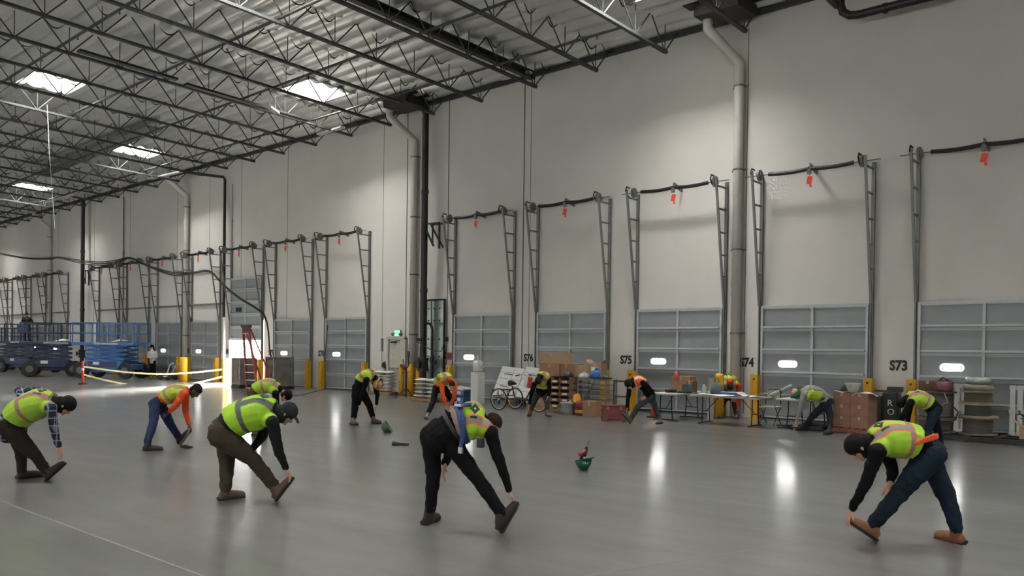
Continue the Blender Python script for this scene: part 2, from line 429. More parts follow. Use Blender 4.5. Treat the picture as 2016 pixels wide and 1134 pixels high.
def lift_frame_proto():
    t = empty('door_lift_frame', (0, 0, 0))
    for x in (0, DW):
        m = MB().bar((x, WY-.06, .0), (x, WY-.06, 6.55), .085, .06, up=(0, 1, 0)).box((x, WY-.12, 1.6), (.03, .06, 3.2))
        m.build('wall_track', STEEL, t)
        m = MB().bar((x, WY-.13, 3.05), (x, 20.66, 6.62), .045, .06, up=(1, 0, 0))
        m.build('inclined_track', STEEL, t)
        for z in (3.3, 3.9, 4.5, 5.12, 5.76, 6.38):
            f = (z-3.05)/3.57; y = (WY-.13)*(1-f)+20.66*f
            MB().bar((x, WY-.06, z), (x, y, z), .03, .045).build('rung', STEEL, t)
        sx = 1 if x == 0 else -1
        MB().cyl((x+sx*.1, 20.86, 6.52), (x+sx*.16, 20.86, 6.52), .15, n=16).cyl((x+sx*.08, 20.86, 6.52), (x+sx*.2, 20.86, 6.52), .09, n=12).build('cable_drum', STEEL, t)
        m = MB(); c = Vector((x-.02*sx if x == 0 else x-.16, 20.74, 6.56))
        m.tube([c+Vector((0, .12, .12)), c+Vector((0, -.05, .13)), c+Vector((0, -.1, .02)), c+Vector((0, -.02, -.1)), c+Vector((0, .1, -.16))], .022, 6)
        m.build('cable_guard', DARK, t)
    MB().cyl((-.3, 20.86, 6.52), (DW+.3, 20.86, 6.52), .014, n=6).build('shaft', STEEL, t)
    for a, b in ((.38, 1.46), (1.5, 2.58)):
        pts = []
        for q in range(13):
            f = q/12; pts.append((a+(b-a)*f, 20.86, 6.52-.03*math.sin(PI*f)))
        m = MB().tube(pts, .048, 8)
        for q in range(22):
            xx = a+.02+(b-a-.04)*q/21; m.cyl((xx, 20.86, 6.52-.03*math.sin(PI*q/21)), (xx+.02, 20.86, 6.52-.03*math.sin(PI*q/21)), .054, n=8)
        m.build('torsion_spring', DARK, t)
    MB().bar((1.48, 20.86, 6.62), (1.48, WY, 6.5), .04, .1).box((1.48, 20.84, 6.45), (.1, .05, .16)).build('centre_bracket', STEEL, t)
    tg = MB().cyl((1.49, 20.84, 6.42), (1.49, 20.84, 6.3), .006, n=5).box((1.49, 20.84, 6.22), (.13, .015, .2), Matrix.Rotation(.2, 3, 'Y')).box((1.52, 20.83, 6.1), (.05, .012, .12), Matrix.Rotation(-.15, 3, 'Y'))
    tg.build('warning_tag', REDTAG, t)['label'] = 'orange red warning tag'
    return t
def guard_mesh():
    m = MB().box((0, -.1, .6), (.2, .012, 1.2)).box((-.095, -.01, .6), (.012, .19, 1.2)).box((.095, -.01, .6), (.012, .19, 1.2)).box((0, 0, .006), (.26, .26, .012))
    return m.mesh('track_guard', YEL)
GUARD = guard_mesh(); LF = None
for k in DOORX:
    if LF is None: LF = lift_frame_proto(); o = LF
    else: o = copy_tree(LF)
    o.location = (DOORX[k], 0, 0); tag(o, 'tall galvanised lift tracks, springs and shaft above dock door S%d' % NUM[k], 'door track', 'dock door lift tracks')
    if k <= -9:
        m = MB().box((DW/2, WY-.05, 3.92), (DW+.5, .05, .09)); m.build('shadow_line_bar', STEEL, o)  # dark bar stands in for the shadow line across the wall
    for dx, nm in ((-.02, 'left'), (DW+.02, 'right')):
        if k in (-3, -4) and nm == 'right' and k == -4: pass
        g = bpy.data.objects.new('track_guard', GUARD); link(g); g.location = (DOORX[k]+dx, 20.98+.13, 0)
        tag(g, 'yellow steel guard at the %s foot of dock door S%d' % (nm, NUM[k]), 'guard', 'yellow track guards')
        q = MB().box((0, -.108, 1.08), (.05, .006, .05)).cyl((0, -.108, .25), (0, -.116, .25), .012, n=6); q.build('bolt_mark', DARK, g)
for k in NUM:
    tm = text_mesh('S%d' % NUM[k], .335, .002, .014); tm.materials.append(LETTER)
    o = bpy.data.objects.new('wall_lettering', tm); link(o)
    o.rotation_euler = (PI/2, 0, 0); o.location = (DOORX[k]-.61, WY-.006, 1.41); o.scale = (.86, 1, 1)
    tag(o, 'black painted S%d on the white wall beside its dock door' % NUM[k], 'lettering', 'dock door numbers')

# ================================================================== PIPES ON THE WALL
def riser(px, py, name, lab, Y=20.92):
    b = wy(px, py, Y); x = b.x
    t = empty('riser_pipe', (x, Y, 0), lab, 'pipe')
    MB().cyl((0, 0, 0), (0, 0, 11.0), .118, n=16).build('pipe', BLACKP, t)
    m = MB()
    for z in (7.6, 3.9, 10.6): m.cyl((0, 0, z), (0, 0, z+.14), .14, n=16)
    m.build('coupling', DARK, t)
    m = MB(); z = 6.45
    m.bar((0, 0, z), (.72, .1, z), .06).bar((0, 0, z-.1), (.5, 0, z-.85), .06).bar((.7, .1, z), (.7, .1, z-.95), .06).bar((.42, .02, z), (.42, .02, z-.8), .05).bar((0, .3, z), (.72, .3, z), .05).bar((.02, .3, z), (.7, .3, z-.9), .05)
    m.build('support_bracket', DARK, t)
    m = MB().cyl((0, 0, .0), (0, 0, 1.5), .125, n=14).cyl((0, 0, .0), (0, 0, .12), .24, n=18).cyl((0, 0, .95), (0, 0, 1.05), .22, n=18).cyl((0, 0, 1.05), (0, 0, 1.35), .19, n=16).cyl((0, 0, 1.35), (0, 0, 1.45), .22, n=18)
    m.cyl((0, 0, 1.2), (.0, -.3, 1.2), .05, n=8).cyl((0, -.3, 1.2), (0, -.33, 1.2), .15, n=14)
    m.build('valve', DARK, t)
    return t
ra = riser(836.5, 400, 'riser', 'tall thick black riser pipe with bracket, left of the wall number S77')
rb = riser(162.8, 500, 'riser', 'far tall black riser pipe with bracket behind the blue lifts')
def downspout(px, py, lab, shift=(-.55, -.9), r=.135):
    b = wy(px, py, WY-.2); x = b.x
    pts = [(x+shift[0], WY-1.0, 11.35), (x+shift[0], WY-1.0, 10.6), (x, WY-.2, 9.75), (x, WY-.2, .05)]
    t = empty('downspout', (x, WY-.2, 0), lab, 'pipe')
    P = [Vector(p)-t.location for p in pts]
    fine = [P[0], P[1].lerp(P[0], .3), P[1], P[1].lerp(P[2], .12), P[2].lerp(P[1], .12), P[2], P[2].lerp(P[3], .03), P[3]]
    MB().tube(fine, r, 16).build('pipe', PVC, t, smooth=True)
    for z in (9.1, 6.8, 4.6, 2.3):
        m = MB().cyl((0, 0, z), (0, 0, z+.05), r+.012, n=16).box((.0, .1, z+.02), (.46, .02, .05)); m.build('clamp', STEEL, t)
    return t
downspout(1449, 600, 'white downspout pipe elbowing off the roof between dock doors S75 and S74')
downspout(814, 500, 'white downspout pipe standing left of the near black riser')
downspout(366, 500, 'white downspout pipe rising beside the wall number S81')
downspout(97, 520, 'far white downspout bending off the roof at the left end of the wall')
x = wy(441.5, 500, 21.1).x
c_ = MB().tube([fl(358, 338, 10.5)+Vector((0, 0, 0)), (x-.15, 21.1, 10.2), (x, 21.1, 10.05), (x, 21.1, 9.6), (x, 21.1, 1.5)], .07, 10)
tag(c_.build('conduit', BLACKP), 'black conduit running off the roof and down the wall left of the open dock door', 'conduit')
for (pxa, pya, z0, z1, r, l) in ((1462, 500, 0.3, 9.6, .013, 'thin pale grey conduit running down close to the right of the S74 downspout'), (241, 600, 0, 10.6, .035, 'thin dark conduit on the far wall between the risers and S83'), (455.5, 500, 3.0, 9.8, .022, 'thin conduit just right of the black conduit'), (826.5, 500, 0, 10.6, .03, 'thin pale conduit squeezed between the near downspout and the riser'), (102, 700, 0, 0.2, .02, 'x')):
    if l == 'x': continue
    x = wy(pxa, pya, 21.25).x
    m = MB().cyl((x, 21.28, z0), (x, 21.28, z1), r, n=8)
    z = z0+.6
    while z < z1: m.box((x, 21.3, z), (r*4, .03, .05)); z += 2.2
    tag(m.build('conduit', STEEL if 'pale' not in l else PVC), l, 'conduit')
# foil covered panel with black pipe beside the riser
t = empty('insulated_opening', (-22.95, WY-.06, 0), 'silvery foil insulation panel with pins in a dark frame, right of the near riser', 'panel')
fm = mat('silver_green_foil', '9aa7a0', .3, .55, var=.12, scale=2, bump=.5, bscale=3)
MB().box((0, 0, 2.05), (.95, .05, 3.05)).build('foil_sheet', fm, t)
MB().box((0, -.04, 3.62), (1.08, .07, .07)).box((-.5, -.03, 2.05), (.05, .06, 3.1)).box((.5, -.03, 2.05), (.05, .06, 3.1)).box((-.2, -.03, 2.05), (.02, .03, 3.05)).build('frame', DARK, t)
m = MB()
for z in (.9, 1.5, 2.15, 2.85, 3.3):
    for x in (-.36, -.05, .25): m.cyl((x, -.025, z), (x, -.05, z), .03, n=8)
m.build('pins', DARK, t)
p0 = wy(850, 745, 20.95)
m = MB().tube([(p0.x, 20.95, 0), (p0.x, 20.95, 2.5), (p0.x-.1, 20.95, 2.72), (p0.x-.4, 20.92, 2.75)], .055, 10)
m.cyl((p0.x, 20.95, 1.25), (p0.x, 20.95, 1.5), .09, n=10).cyl((p0.x, 20.95, 1.35), (p0.x+.28, 20.85, 1.28), .03, n=8).cyl((p0.x+.28, 20.85, 1.2), (p0.x+.28, 20.85, 1.36), .06, n=8)
tag(m.build('drain_pipe', BLACKP), 'slim black pipe with a valve standing in front of the foil panel', 'pipe')
m = MB().tube([wy(822, 673, 20.8), wy(850, 690, 20.8), wy(868, 692, 20.8), wy(879, 665, 20.8)], .015, 6).box(wy(879, 668, 20.8), (.12, .08, .16)).box(wy(826, 669, 20.8), (.25, .08, .12))
tag(m.build('hose', RUB), 'thin black hose looping across the foil panel from the riser', 'hose')
b = wy(889, 701, 21.28)
t = empty('fire_alarm_box', b, 'small red box on the wall under the painted S77', 'box')
MB().box((0, 0, 0), (.42, .12, .26)).build('body', RED, t, bevel=.01); MB().box((0, -.07, 0), (.3, .02, .16)).build('cover', mat('dark_red', '5a1a1e'), t)
# personnel door, exit sign
dx0, dx1 = -25.62, -24.72
d = bpy.data.objects.new('door_20', None); link(d); d.location = (dx0, WY-.05, 0); d['kind'] = 'structure'; d['label'] = 'white emergency exit door under the green exit sign'
DRW = mat('white_door_paint', 'bdb9ae', .5)
MB().box((.45, 0, 1.07), (.86, .05, 2.14)).build('leaf', DRW, d)
MB().box((-.05, -.02, 1.1), (.1, .1, 2.2)).box((.95, -.02, 1.1), (.1, .1, 2.2)).box((.45, -.02, 2.2), (1.1, .1, .1)).build('frame', DRW, d)
MB().box((.3, -.06, 2.03), (.3, .08, .07)).bar((.4, -.1, 2.05), (.75, -.12, 2.1), .02).build('closer', DARK, d)
MB().box((.45, -.06, 1.0), (.7, .05, .05)).build('push_bar', STEEL, d)
t = empty('exit_sign', wy(783, 656, WY-.05), 'small lit green EXIT sign with twin emergency lamps above the white door', 'exit sign')
MB().box((0, 0, 0), (.34, .06, .26)).build('housing', mat('sign_housing', '9fb8a8', .5), t)
MB().box((0, -.035, 0), (.3, .01, .22)).build('lit_face', mat('exit_green_glow', (.35, 1.0, .62), emit=1.3), t)
tm = text_mesh('EXIT', .13, .003, .002); tm.materials.append(mat('exit_letter_green', '0c7a4a', .5))
o = bpy.data.objects.new('lettering', tm); link(o, t); o.rotation_euler = (PI/2, 0, 0); o.location = (-.145, -.045, -.045)
for sx in (-1, 1): MB().cyl((sx*.22, 0, -.02), (sx*.24, -.09, -.06), .05, .07, n=10).build('lamp_head', mat('lamp_head_green', '4d7a66', .5), t)
MB().box((.13, -.02, -.2), (.12, .02, .1)).build('red_status_lamp', mat('red_glow', (1, .25, .2), emit=.7), t)
tag(MB().box(wy(752, 679, WY-.03), (.09, .05, .52)).build('wall_switch_panel', STEEL), 'slim grey vertical box on the wall left of the exit door', 'panel')

# ================================================================== TABLES AND WHAT IS ON THEM
TOPM = mat('folding_table_top', 'b5b3ab', .5, var=.03)
def folding_table(cx, cy, L, along_x, label):
    t = empty('folding_table', (cx, cy, 0), label, 'table', 'folding tables', 0 if along_x else PI/2)
    w = .76
    MB().box((0, 0, .695), (L, w, .045)).build('table_top', TOPM, t, bevel=.015)
    for sx in (-1, 1):
        x = sx*(L/2-.25)
        for sy in (-1, 1):
            m = MB().tube([(x, sy*.16, .67), (x, sy*.17, .35), (x, sy*.2, .02)], .016, 8)
            m.build('leg', DARK, t)
        MB().tube([(x, -.36, .015), (x, -.2, .03), (x, .2, .03), (x, .36, .015)], .016, 6).cyl((x, -.18, .3), (x, .18, .3), .012, n=6).build('foot_bar', DARK, t)
        MB().cyl((x, 0, .3), (x-sx*.38, 0, .67), .01, n=6).build('brace', DARK, t)
    return t
folding_table(-11.35, 19.35, 1.83, False, 'folding table end-on between the red tool box and the drawings table')
folding_table(-9.65, 18.9, 1.83, True, 'folding table with the white drawings spread over its near edge')
folding_table(-8.05, 19.7, 1.83, False, 'folding table end-on beside the man in the green hard hat')
TZ = .7175
def carton(c, d, rz, label, m=None, name='cardboard_box', parts=True, group=None, flap=False, lab=False, cat='box'):
    t = empty(name, c, label, cat, group, rz)
    b = MB().box((0, 0, d[2]/2), d); b.build('carton', m or CARD, t, bevel=.006)
    MB().box((0, 0, d[2]+.001), (d[0]*1.0, .05, .003)).box((0, -d[1]/2-.001, d[2]*.85), (.05, .003, d[2]*.3)).build('tape', mat('packing_tape', 'a58f70', .35), t)
    if flap:
        for sx in (-1, 1): MB().bar((sx*d[0]/2, 0, d[2]), (sx*(d[0]/2+.1), 0, d[2]+.1), d[1], .006, up=(0, 0, 1)).build('flap', m or CARD, t)
    if lab: MB().box((-.02, -d[1]/2-.003, d[2]*.6), (d[0]*.45, .004, d[2]*.28)).build('white_label', PAPER, t)
    return t
carton((-11.45, 19.75, TZ), (.55, .4, .42), .1, 'big brown carton with a red rag on it at the back of the end-on table', flap=False)
m = MB().tube([(-11.66, 19.65, TZ+.46), (-11.6, 19.6, TZ+.5), (-11.55, 19.55, TZ+.42), (-11.56, 19.53, TZ+.3)], [.04, .06, .05, .02], 8)
tag(m.build('red_rag', mat('red_cloth', 'b83a44', .9), smooth=True), 'crumpled red rag hanging off the big carton on the table', 'cloth')
t = empty('drill', (-11.4, 18.95, TZ), 'black cordless tool lying on the end-on table', 'tool')
MB().tube([(0, 0, .05), (.18, .02, .05)], .045, 8).build('motor_housing', DARK, t, smooth=True); MB().box((.03, -.08, .05), (.05, .16, .06)).build('grip', DARK, t); MB().box((.03, -.17, .05), (.1, .06, .08)).build('battery', mat('dark_red', '5a1a1e'), t)
t = empty('laptop_case', (-11.05, 19.1, TZ), 'dark open case on the table beside the brown folder box', 'case')
MB().box((0, 0, .02), (.3, .25, .04)).build('base', DARK, t); MB().box((0, .13, .12), (.3, .02, .2), Matrix.Rotation(-.3, 3, 'X')).build('lid', mat('dark_teal', '24363a'), t)
carton((-11.1, 19.55, TZ), (.22, .2, .3), -.2, 'narrow olive brown folder box between the tables', mat('olive_card', '6b5c3c', .85))
carton((-10.72, 19.9, 0), (.05, .3, 1.1), .1, 'tall white board standing on edge behind the tables', WHITE, 'white_board', cat='board')
t = empty('water_bottle', (-10.35, 18.85, TZ), 'clear gallon bottle standing at the left end of the drawings table', 'bottle')
CLR = mat('cloudy_plastic', 'b9c3c6', .2, var=.05)
MB().lathe([(.06, 0), (.065, .02), (.065, .17), (.03, .24), (.02, .27)], n=16).build('bottle_body', CLR, t, smooth=True); MB().lathe([(.022, .27), (.022, .295)], n=12).build('cap', mat('bottle_cap_blue', '2a5fa8'), t)
t = empty('grey_bag', (-10.15, 19.15, TZ), 'grey cloth bag slumped behind the clear bottle', 'bag')
MB().lathe([(.13, 0), (.16, .08), (.13, .22), (.06, .32), (.02, .34)], n=14).build('bag_body', mat('grey_bag_cloth', '565a60', .9, bump=.4), t, smooth=True)
MB().tube([(-.06, 0, .3), (-.04, 0, .42), (.04, 0, .42), (.06, 0, .3)], .01, 6).build('strap', DARK, t)
t = empty('blue_folder', (-9.75, 19.15, TZ), 'blue binder lying on the drawings table', 'binder'); MB().box((0, 0, .035), (.62, .25, .07), Matrix.Rotation(.06, 3, 'Z')).build('cover', mat('binder_blue', '1f4e8c', .5), t, bevel=.01); MB().box((.0, 0, .075), (.5, .18, .01)).build('sheets', PAPER, t)
def sheet(cx, cy, w_, d_, z, rz, label, curl=.05):
    n = 10; V = []; 
    for i in range(n+1):
        for j in range(5):
            u = i/n-.5; v = j/4-.5
            V.append((u*w_, v*d_, curl*(abs(u)*2)**3+.012*math.sin(u*9+v*4)))
    F_ = [(i*5+j, (i+1)*5+j, (i+1)*5+j+1, i*5+j+1) for i in range(n) for j in range(4)]
    o = MB().raw(V, F_).build('paper_sheet', PAPER); sd = o.modifiers.new('thick', 'SOLIDIFY'); sd.thickness = .004
    o.location = (cx, cy, z); o.rotation_euler = (0, 0, rz)
    return tag(o, label, 'paper', 'drawings on the table')
sheet(-9.75, 18.66, 1.1, .42, TZ+.016, .02, 'long white drawing sheet hanging near the front edge of the drawings table', .02)
sheet(-9.0, 18.75, .6, .5, TZ+.02, .1, 'white drawing sheet with curled corner at the right end of the drawings table', .09)
sheet(-9.15, 18.5, .4, .12, TZ+.016, .3, 'small white sheet drooping at the right front corner of the drawings table', .03)
t = empty('drawing_roll', (-8.35, 18.95, TZ+.05), 'grey roll of drawings leaning up off the end-on table at right', 'roll')
MB().cyl((-.25, -.05, 0), (.2, .15, .25), .05, n=12).build('rolled_sheets', mat('grey_paper', '9a9a98', .8), t); MB().cyl((-.06, .035, .105), (-.03, .047, .12), .054, n=12).build('band', DARK, t)
carton((-8.1, 19.3, TZ), (.26, .25, .22), 0, 'greenish grey tub on the right table behind the drawing roll', mat('grey_green_tub', '7d8270', .6))
carton((-7.85, 18.95, TZ), (.14, .12, .14), 0, 'small dark box beside the large brown carton on the right table', mat('dark_box', '3a332c', .8))
carton((-7.85, 19.35, TZ), (.42, .3, .3), .05, 'brown carton on the right table behind the man in the green hard hat')
t = empty('folding_chair', (-9.0, 19.75, 0), 'pale folding chair back showing behind the right end of the drawings table', 'chair')
CH = mat('chair_cream', 'a9a48f', .6)
MB().box((0, 0, .44), (.42, .4, .035)).build('seat', CH, t); MB().tube([(-.2, .18, .5), (-.18, .2, .8), (-.1, .21, .88), (.1, .21, .88), (.18, .2, .8), (.2, .18, .5)], .014, 6).build('back_frame', DARK, t); MB().box((0, .2, .76), (.36, .02, .16)).build('backrest', CH, t)
for sx in (-1, 1):
    for a, b in ((-.2, .2), (.22, -.16)): MB().cyl((sx*.19, a, 0), (sx*.19, b, .44 if a < 0 else .5), .012, n=6).build('leg', DARK, t)
# red wheeled tool box with a tall black handle
p = fl(1212, 829); t = empty('rolling_tool_box', p, 'dark red wheeled tool box with a tall black handle by the track guard of S75', 'tool box', rz=.45); t.scale = (.84, .84, .86)
MB().box((0, 0, .24), (.72, .44, .4)).build('body', RED, t, bevel=.03); MB().box((0, 0, .455), (.74, .46, .05)).build('lid', mat('dark_red', '5a1a1e'), t, bevel=.015)
MB().box((-.05, -.24, .3), (.3, .05, .05)).build('front_handle', RED, t)
for sx in (-1, 1):
    m = MB().cyl((sx*.3, -.22, .11), (sx*.3, -.27, .11), .11, n=16); m.build('wheel', mat('wheel_dull_red', '6b3a38', .7), t)
    MB().box((sx*.2, -.235, .4), (.07, .03, .09)).build('latch', mat('latch_pink', '93585a', .5), t)
MB().bar((-.1, .22, .3), (-.1, .26, 1.18), .05).bar((.36, .22, .3), (.36, .26, 1.18), .05).bar((-.12, .26, 1.18), (.38, .26, 1.18), .05).bar((-.1, .24, .72), (.36, .24, .72), .045).build('pull_handle', DARK, t)
p = fl(1287, 822); t = empty('traffic_cone', p, 'small orange cone standing under the end-on folding table', 'cone')
MB().box((0, 0, .015), (.28, .28, .03)).build('base', RUB, t); MB().lathe([(.1, .03), (.07, .25), (.045, .42), (.03, .47)], n=16).build('cone_body', mat('orange_plastic', 'cf4a22', .5), t, smooth=True)
# small things on the ground by the man in the green hat
p = fl(1545, 846); t = empty('power_cord', p, 'dark coil of cord lying on the floor left of the black tool case', 'cord')
MB().tube([(.17*math.cos(a*.5)+.02*math.sin(a*2.1), .12*math.sin(a*.5), .02+.004*a) for a in range(26)], .016, 6).build('coil', RUB, t)
p = fl(1597, 846); t = empty('tool_case', p, 'low black tool case open on the floor by the green hard hat man', 'case', rz=.2)
MB().box((0, 0, .06), (.55, .3, .12)).build('tray', DARK, t, bevel=.02); MB().box((.25, .28, .05), (.5, .25, .09)).build('lid', mat('case_lid', '26282a'), t, bevel=.02)

# ================================================================== STACKS ALONG THE WALL
def pallet(c, L, W_, rz, label, m=None, group='wooden pallets on the floor'):
    t = empty('pallet', c, label, 'pallet', group, rz); m = m or WOOD
    for y in (-W_/2+.05, 0, W_/2-.05): MB().box((0, y, .06), (L, .09, .08)).build('stringer', m, t)
    for i in range(6): MB().box((-L/2+.06+i*(L-.12)/5, 0, .112), (.1, W_, .02)).build('deck_board', m, t)
    for i in range(3): MB().box((-L/2+.06+i*(L-.12)/2, 0, .01), (.1, W_, .02)).build('base_board', m, t)
    return t
# four by two brown cartons on a pallet, paper on top
b = fl(1684, 853); b = Vector((-6.72, 19.35, 0)); pallet(b, 1.0, .8, -.12, 'reddish pallet under the eight brown cartons with paper on top', mat('red_brown_pallet', '7a4a40', .9))
R_ = Matrix.Rotation(-.12, 3, 'Z')
names = ('bottom', 'second', 'third', 'top')
for ix in range(2):
    for iz in range(3):
        c = b+R_ @ Vector((-.205+.41*ix, -.12, 0)); c.z = .125+.262*iz
        carton(c, (.4, .46, .258), -.12, 'brown carton in the %s layer of the paper-topped stack, %s column' % (('bottom', 'middle', 'top')[iz], ('left', 'right')[ix]), mat('red_brown_card', '80604f', .85), group='brown cartons under the papers')
t = sheet(-6.5, 19.2, .5, .45, .925, .2, 'crumpled white paper draped over the top of the carton stack', -.07); t['group'] = 'papers on the carton stack'
t = sheet(-6.95, 19.15, .34, .3, .925, -.1, 'flat grey-white paper on the left of the carton stack', .02); t['group'] = 'papers on the carton stack'
t = empty('white_bowl', (-6.78, 19.2, .93), 'white tapered bucket standing on the carton stack by door S74', 'bucket')
MB().lathe([(.09, 0), (.1, .01), (.17, .19), (.175, .2), (.165, .2), (.09, .02)], n=20).build('bowl_body', WHITE, t, smooth=True)
MB().tube([(-.17, 0, .19), (0, -.17, .12), (.17, 0, .19)], .006, 5).build('wire_handle', STEEL, t)
t = empty('baseball_cap', (-7.0, 19.35, .93), 'dark cap lying beside the white tapered bucket', 'cap')
MB().lathe([(.1, 0), (.105, .05), (.08, .11), (.02, .14)], n=16).build('cap_crown', DARK, t, smooth=True); MB().box((-.12, -.02, .02), (.14, .16, .015)).build('peak', DARK, t)
for i, (px, py, z, s_, c, l) in enumerate(((1730, 795, .85, .09, '2b2a28', 'dark lump of tape hanging at the side of the carton stack'), (1722, 815, .6, .07, 'b9b6aa', 'pale plastic bag of parts beside the carton stack'), (1733, 826, .35, .16, '55524d', 'grey sack leaning by the carton stack'), (1745, 842, .2, .18, '3b3b3c', 'dark sack on the floor right of the carton stack'))):
    q = wy(px, py, 20.1); t = empty('sack', (q.x, 20.1, 0 if i > 1 else q.z-.1), l, 'sack')
    zz = q.z+.2 if i > 1 else .2
    MB().lathe([(s_*.9, 0), (s_*1.1, zz*.3), (s_*.8, zz*.7), (s_*.3, zz*.95), (s_*.1, zz)], n=12).build('sack_body', mat('sack_'+c, c, .8, bump=.5, bscale=14), t, smooth=True)
    MB().cyl((0, 0, zz*.9), (0, 0, zz*.97), s_*.35, n=8).build('tie', DARK, t)
t = empty('black_hand_cart', (-6.3, 19.9, 0), 'black upright cart standing between the carton stack and the bent man', 'cart')
MB().box((.15, 0, .52), (.34, .3, .8)).build('body', DARK, t, bevel=.03); MB().box((.08, -.03, .95), (.6, .08, .04)).box((.22, 0, 1.0), (.3, .2, .1)).build('top_bar', DARK, t)
MB().box((-.12, 0, .55), (.16, .2, .55)).box((-.2, -.02, .3), (.12, .16, .3)).build('side_pouch', mat('case_lid', '26282a'), t, bevel=.03)
for zz, ch_ in ((.62, 'R'), (.42, 'O')):
    tm = text_mesh(ch_, .2, .003, .002); tm.materials.append(mat('white_print', 'b9bab8', .7)); o = bpy.data.objects.new('white_letter', tm); link(o, t); o.rotation_euler = (PI/2, 0, 0); o.location = (.1, -.16, zz)
for sx in (-1, 1): MB().cyl((.15+sx*.22, -.1, .11), (.15+sx*.28, -.1, .11), .11, n=14).build('wheel', RUB, t)
# cable reels
def reel(c, R, r, h, label, wm, fm_, group='cable reels in stacks'):
    t = empty('cable_reel', c, label, 'cable reel', group)
    MB().lathe([(R, 0), (R, .03)], n=28).build('flange', fm_, t); 
    q = MB().lathe([(R, h-.03), (R, h)], n=28).build('flange', fm_, t)
    pr = [(r*.9, .03)]
    k = 8
    for i in range(k): z = .03+(h-.06)*i/k; pr += [(r, z+.005), (r+.012, z+(h-.06)/k/2), (r, z+(h-.06)/k-.005)]
    pr.append((r*.9, h-.03)); MB().lathe(pr, n=28).build('wound_cable', wm, t, smooth=True)
    return t
WD = mat('weathered_plywood', '6e665a', .9, var=.2); GW = mat('grey_cable', '4d4d4a', .7); OW = mat('olive_cable', '57543f', .7); BW = mat('brown_grey_cable', '4a443b', .7)
bx, by = -4.32, 19.6
pallet((-3.6, 19.65, 0), 2.9, 1.1, 0, 'long dark pallet carrying the cable reels along door S73', mat('dark_wood', '2c2a27', .9))
z = .125
reel((bx, by, z), .37, .28, .37, 'bottom cable reel of the right stack with a dusty brown drum', BW, WD); z += .37
reel((bx, by, z), .38, .25, .29, 'middle cable reel of the right stack with a pale wooden flange', GW, mat('pale_plywood', '8a7c6a', .9)); z += .29
reel((bx, by, z), .33, .26, .26, 'upper cable reel of the right stack wound with olive cable', OW, WD); z += .26
t = empty('wire_coil', (bx, by, z), 'coil of wrapped wire in clear plastic on top of the right reel stack', 'coil')
MB().lathe([(.27, 0), (.3, .05), (.26, .13), (.18, .15), (.1, .1)], n=24).build('coil_body', mat('olive_wire', '6d6a55', .5, bump=.5, bscale=25), t, smooth=True)
t = empty('wire_coil', (bx, by, z+.15), 'clear wrapped coil lying uppermost on the right reel stack', 'coil')
MB().lathe([(.22, 0), (.26, .04), (.24, .12), (.16, .15), (.08, .1)], n=24).build('coil_body', mat('clear_wrap', '9ba09c', .2, .2, bump=.6, bscale=20), t, smooth=True)
bx, by = -5.12, 19.55; z = .125
reel((bx, by, z), .39, .33, .3, 'lower cable reel of the left stack behind the bent man', BW, WD); z += .3
reel((bx, by, z), .4, .33, .58, 'tall grey cable reel on top of the left stack', GW, mat('red_brown_flange', '54413a', .9)); z += .58
t = empty('wire_coil', (bx+.15, by-.08, z), 'dark red coil of wire on the left reel stack', 'coil')
MB().lathe([(.18, 0), (.2, .04), (.2, .2), (.16, .24), (.08, .2)], n=22).build('coil_body', mat('dark_red_wire', '5b3236', .4, bump=.5, bscale=25), t, smooth=True); MB().tube([(-.1, 0, .22), (0, 0, .3), (.1, .02, .24)], .02, 6).build('tie', DARK, t)
carton((bx-.22, by+.12, z), (.34, .25, .22), .3, 'rust brown carton at the back of the left reel stack', mat('rust_card', '5c4236', .85))
m = MB().tube([(bx+.25, by-.36, .98), (bx+.33, by-.4, .8), (bx+.2, by-.42, .72), (bx-.1, by-.42, .7)], .012, 6)
tag(m.build('loose_wire', mat('grey_wire', '8a8a84', .6)), 'loose grey wire looping off the tall left reel', 'wire')
m = MB().tube([(-4.72, 19.3, .7), (-4.6, 19.2, .6), (-4.65, 19.15, .45), (-4.75, 19.1, .3), (-4.7, 19.0, .06), (-4.4, 18.9, .03)], .014, 6)
tag(m.build('loose_wire', RUB), 'loose black wire dropping between the two reel stacks to the floor', 'wire')
for i, (cx, cy, l) in enumerate(((-3.62, 20.7, 'white slatted pallet stood on edge right of the reel stacks'), (-2.86, 20.7, 'second white slatted pallet stood on edge, cut by the right edge of the picture'), (-4.72, 20.7, 'white slatted pallet stood on edge between the two reel stacks'))):
    t = empty('standing_pallet', (cx, cy, 0), l, 'pallet', 'white pallets leaning on door S73'); t.rotation_euler = (-.06, 0, 0)
    for k in range(5): MB().box((-.28+k*.14, 0, .58), (.1, .02, 1.14)).build('slat', WOODW, t)
    for z in (.06, .58, 1.1): MB().box((0, .05, z), (.7, .08, .09)).build('cross_rail', WOODW, t)
carton((-3.3, 19.35, .125), (.4, .3, .26), .1, 'pale open carton of scrap wire on the pallet at the right edge', CARD2, flap=True)
m = MB(); rr = random.Random(5)
for k in range(9):
    p = Vector((-3.3, 19.35, .38)); pts = [p+Vector((rr.uniform(-.15, .15), rr.uniform(-.1, .1), 0))]
    for q in range(5): pts.append(pts[-1]+Vector((rr.uniform(-.12, .12), rr.uniform(-.12, .1), rr.uniform(-.02, .1))))
    m.tube(pts, .012, 5)
tag(m.build('scrap_wire', RUB), 'tangle of black scrap wire spilling out of the pale carton', 'wire', kind='stuff')

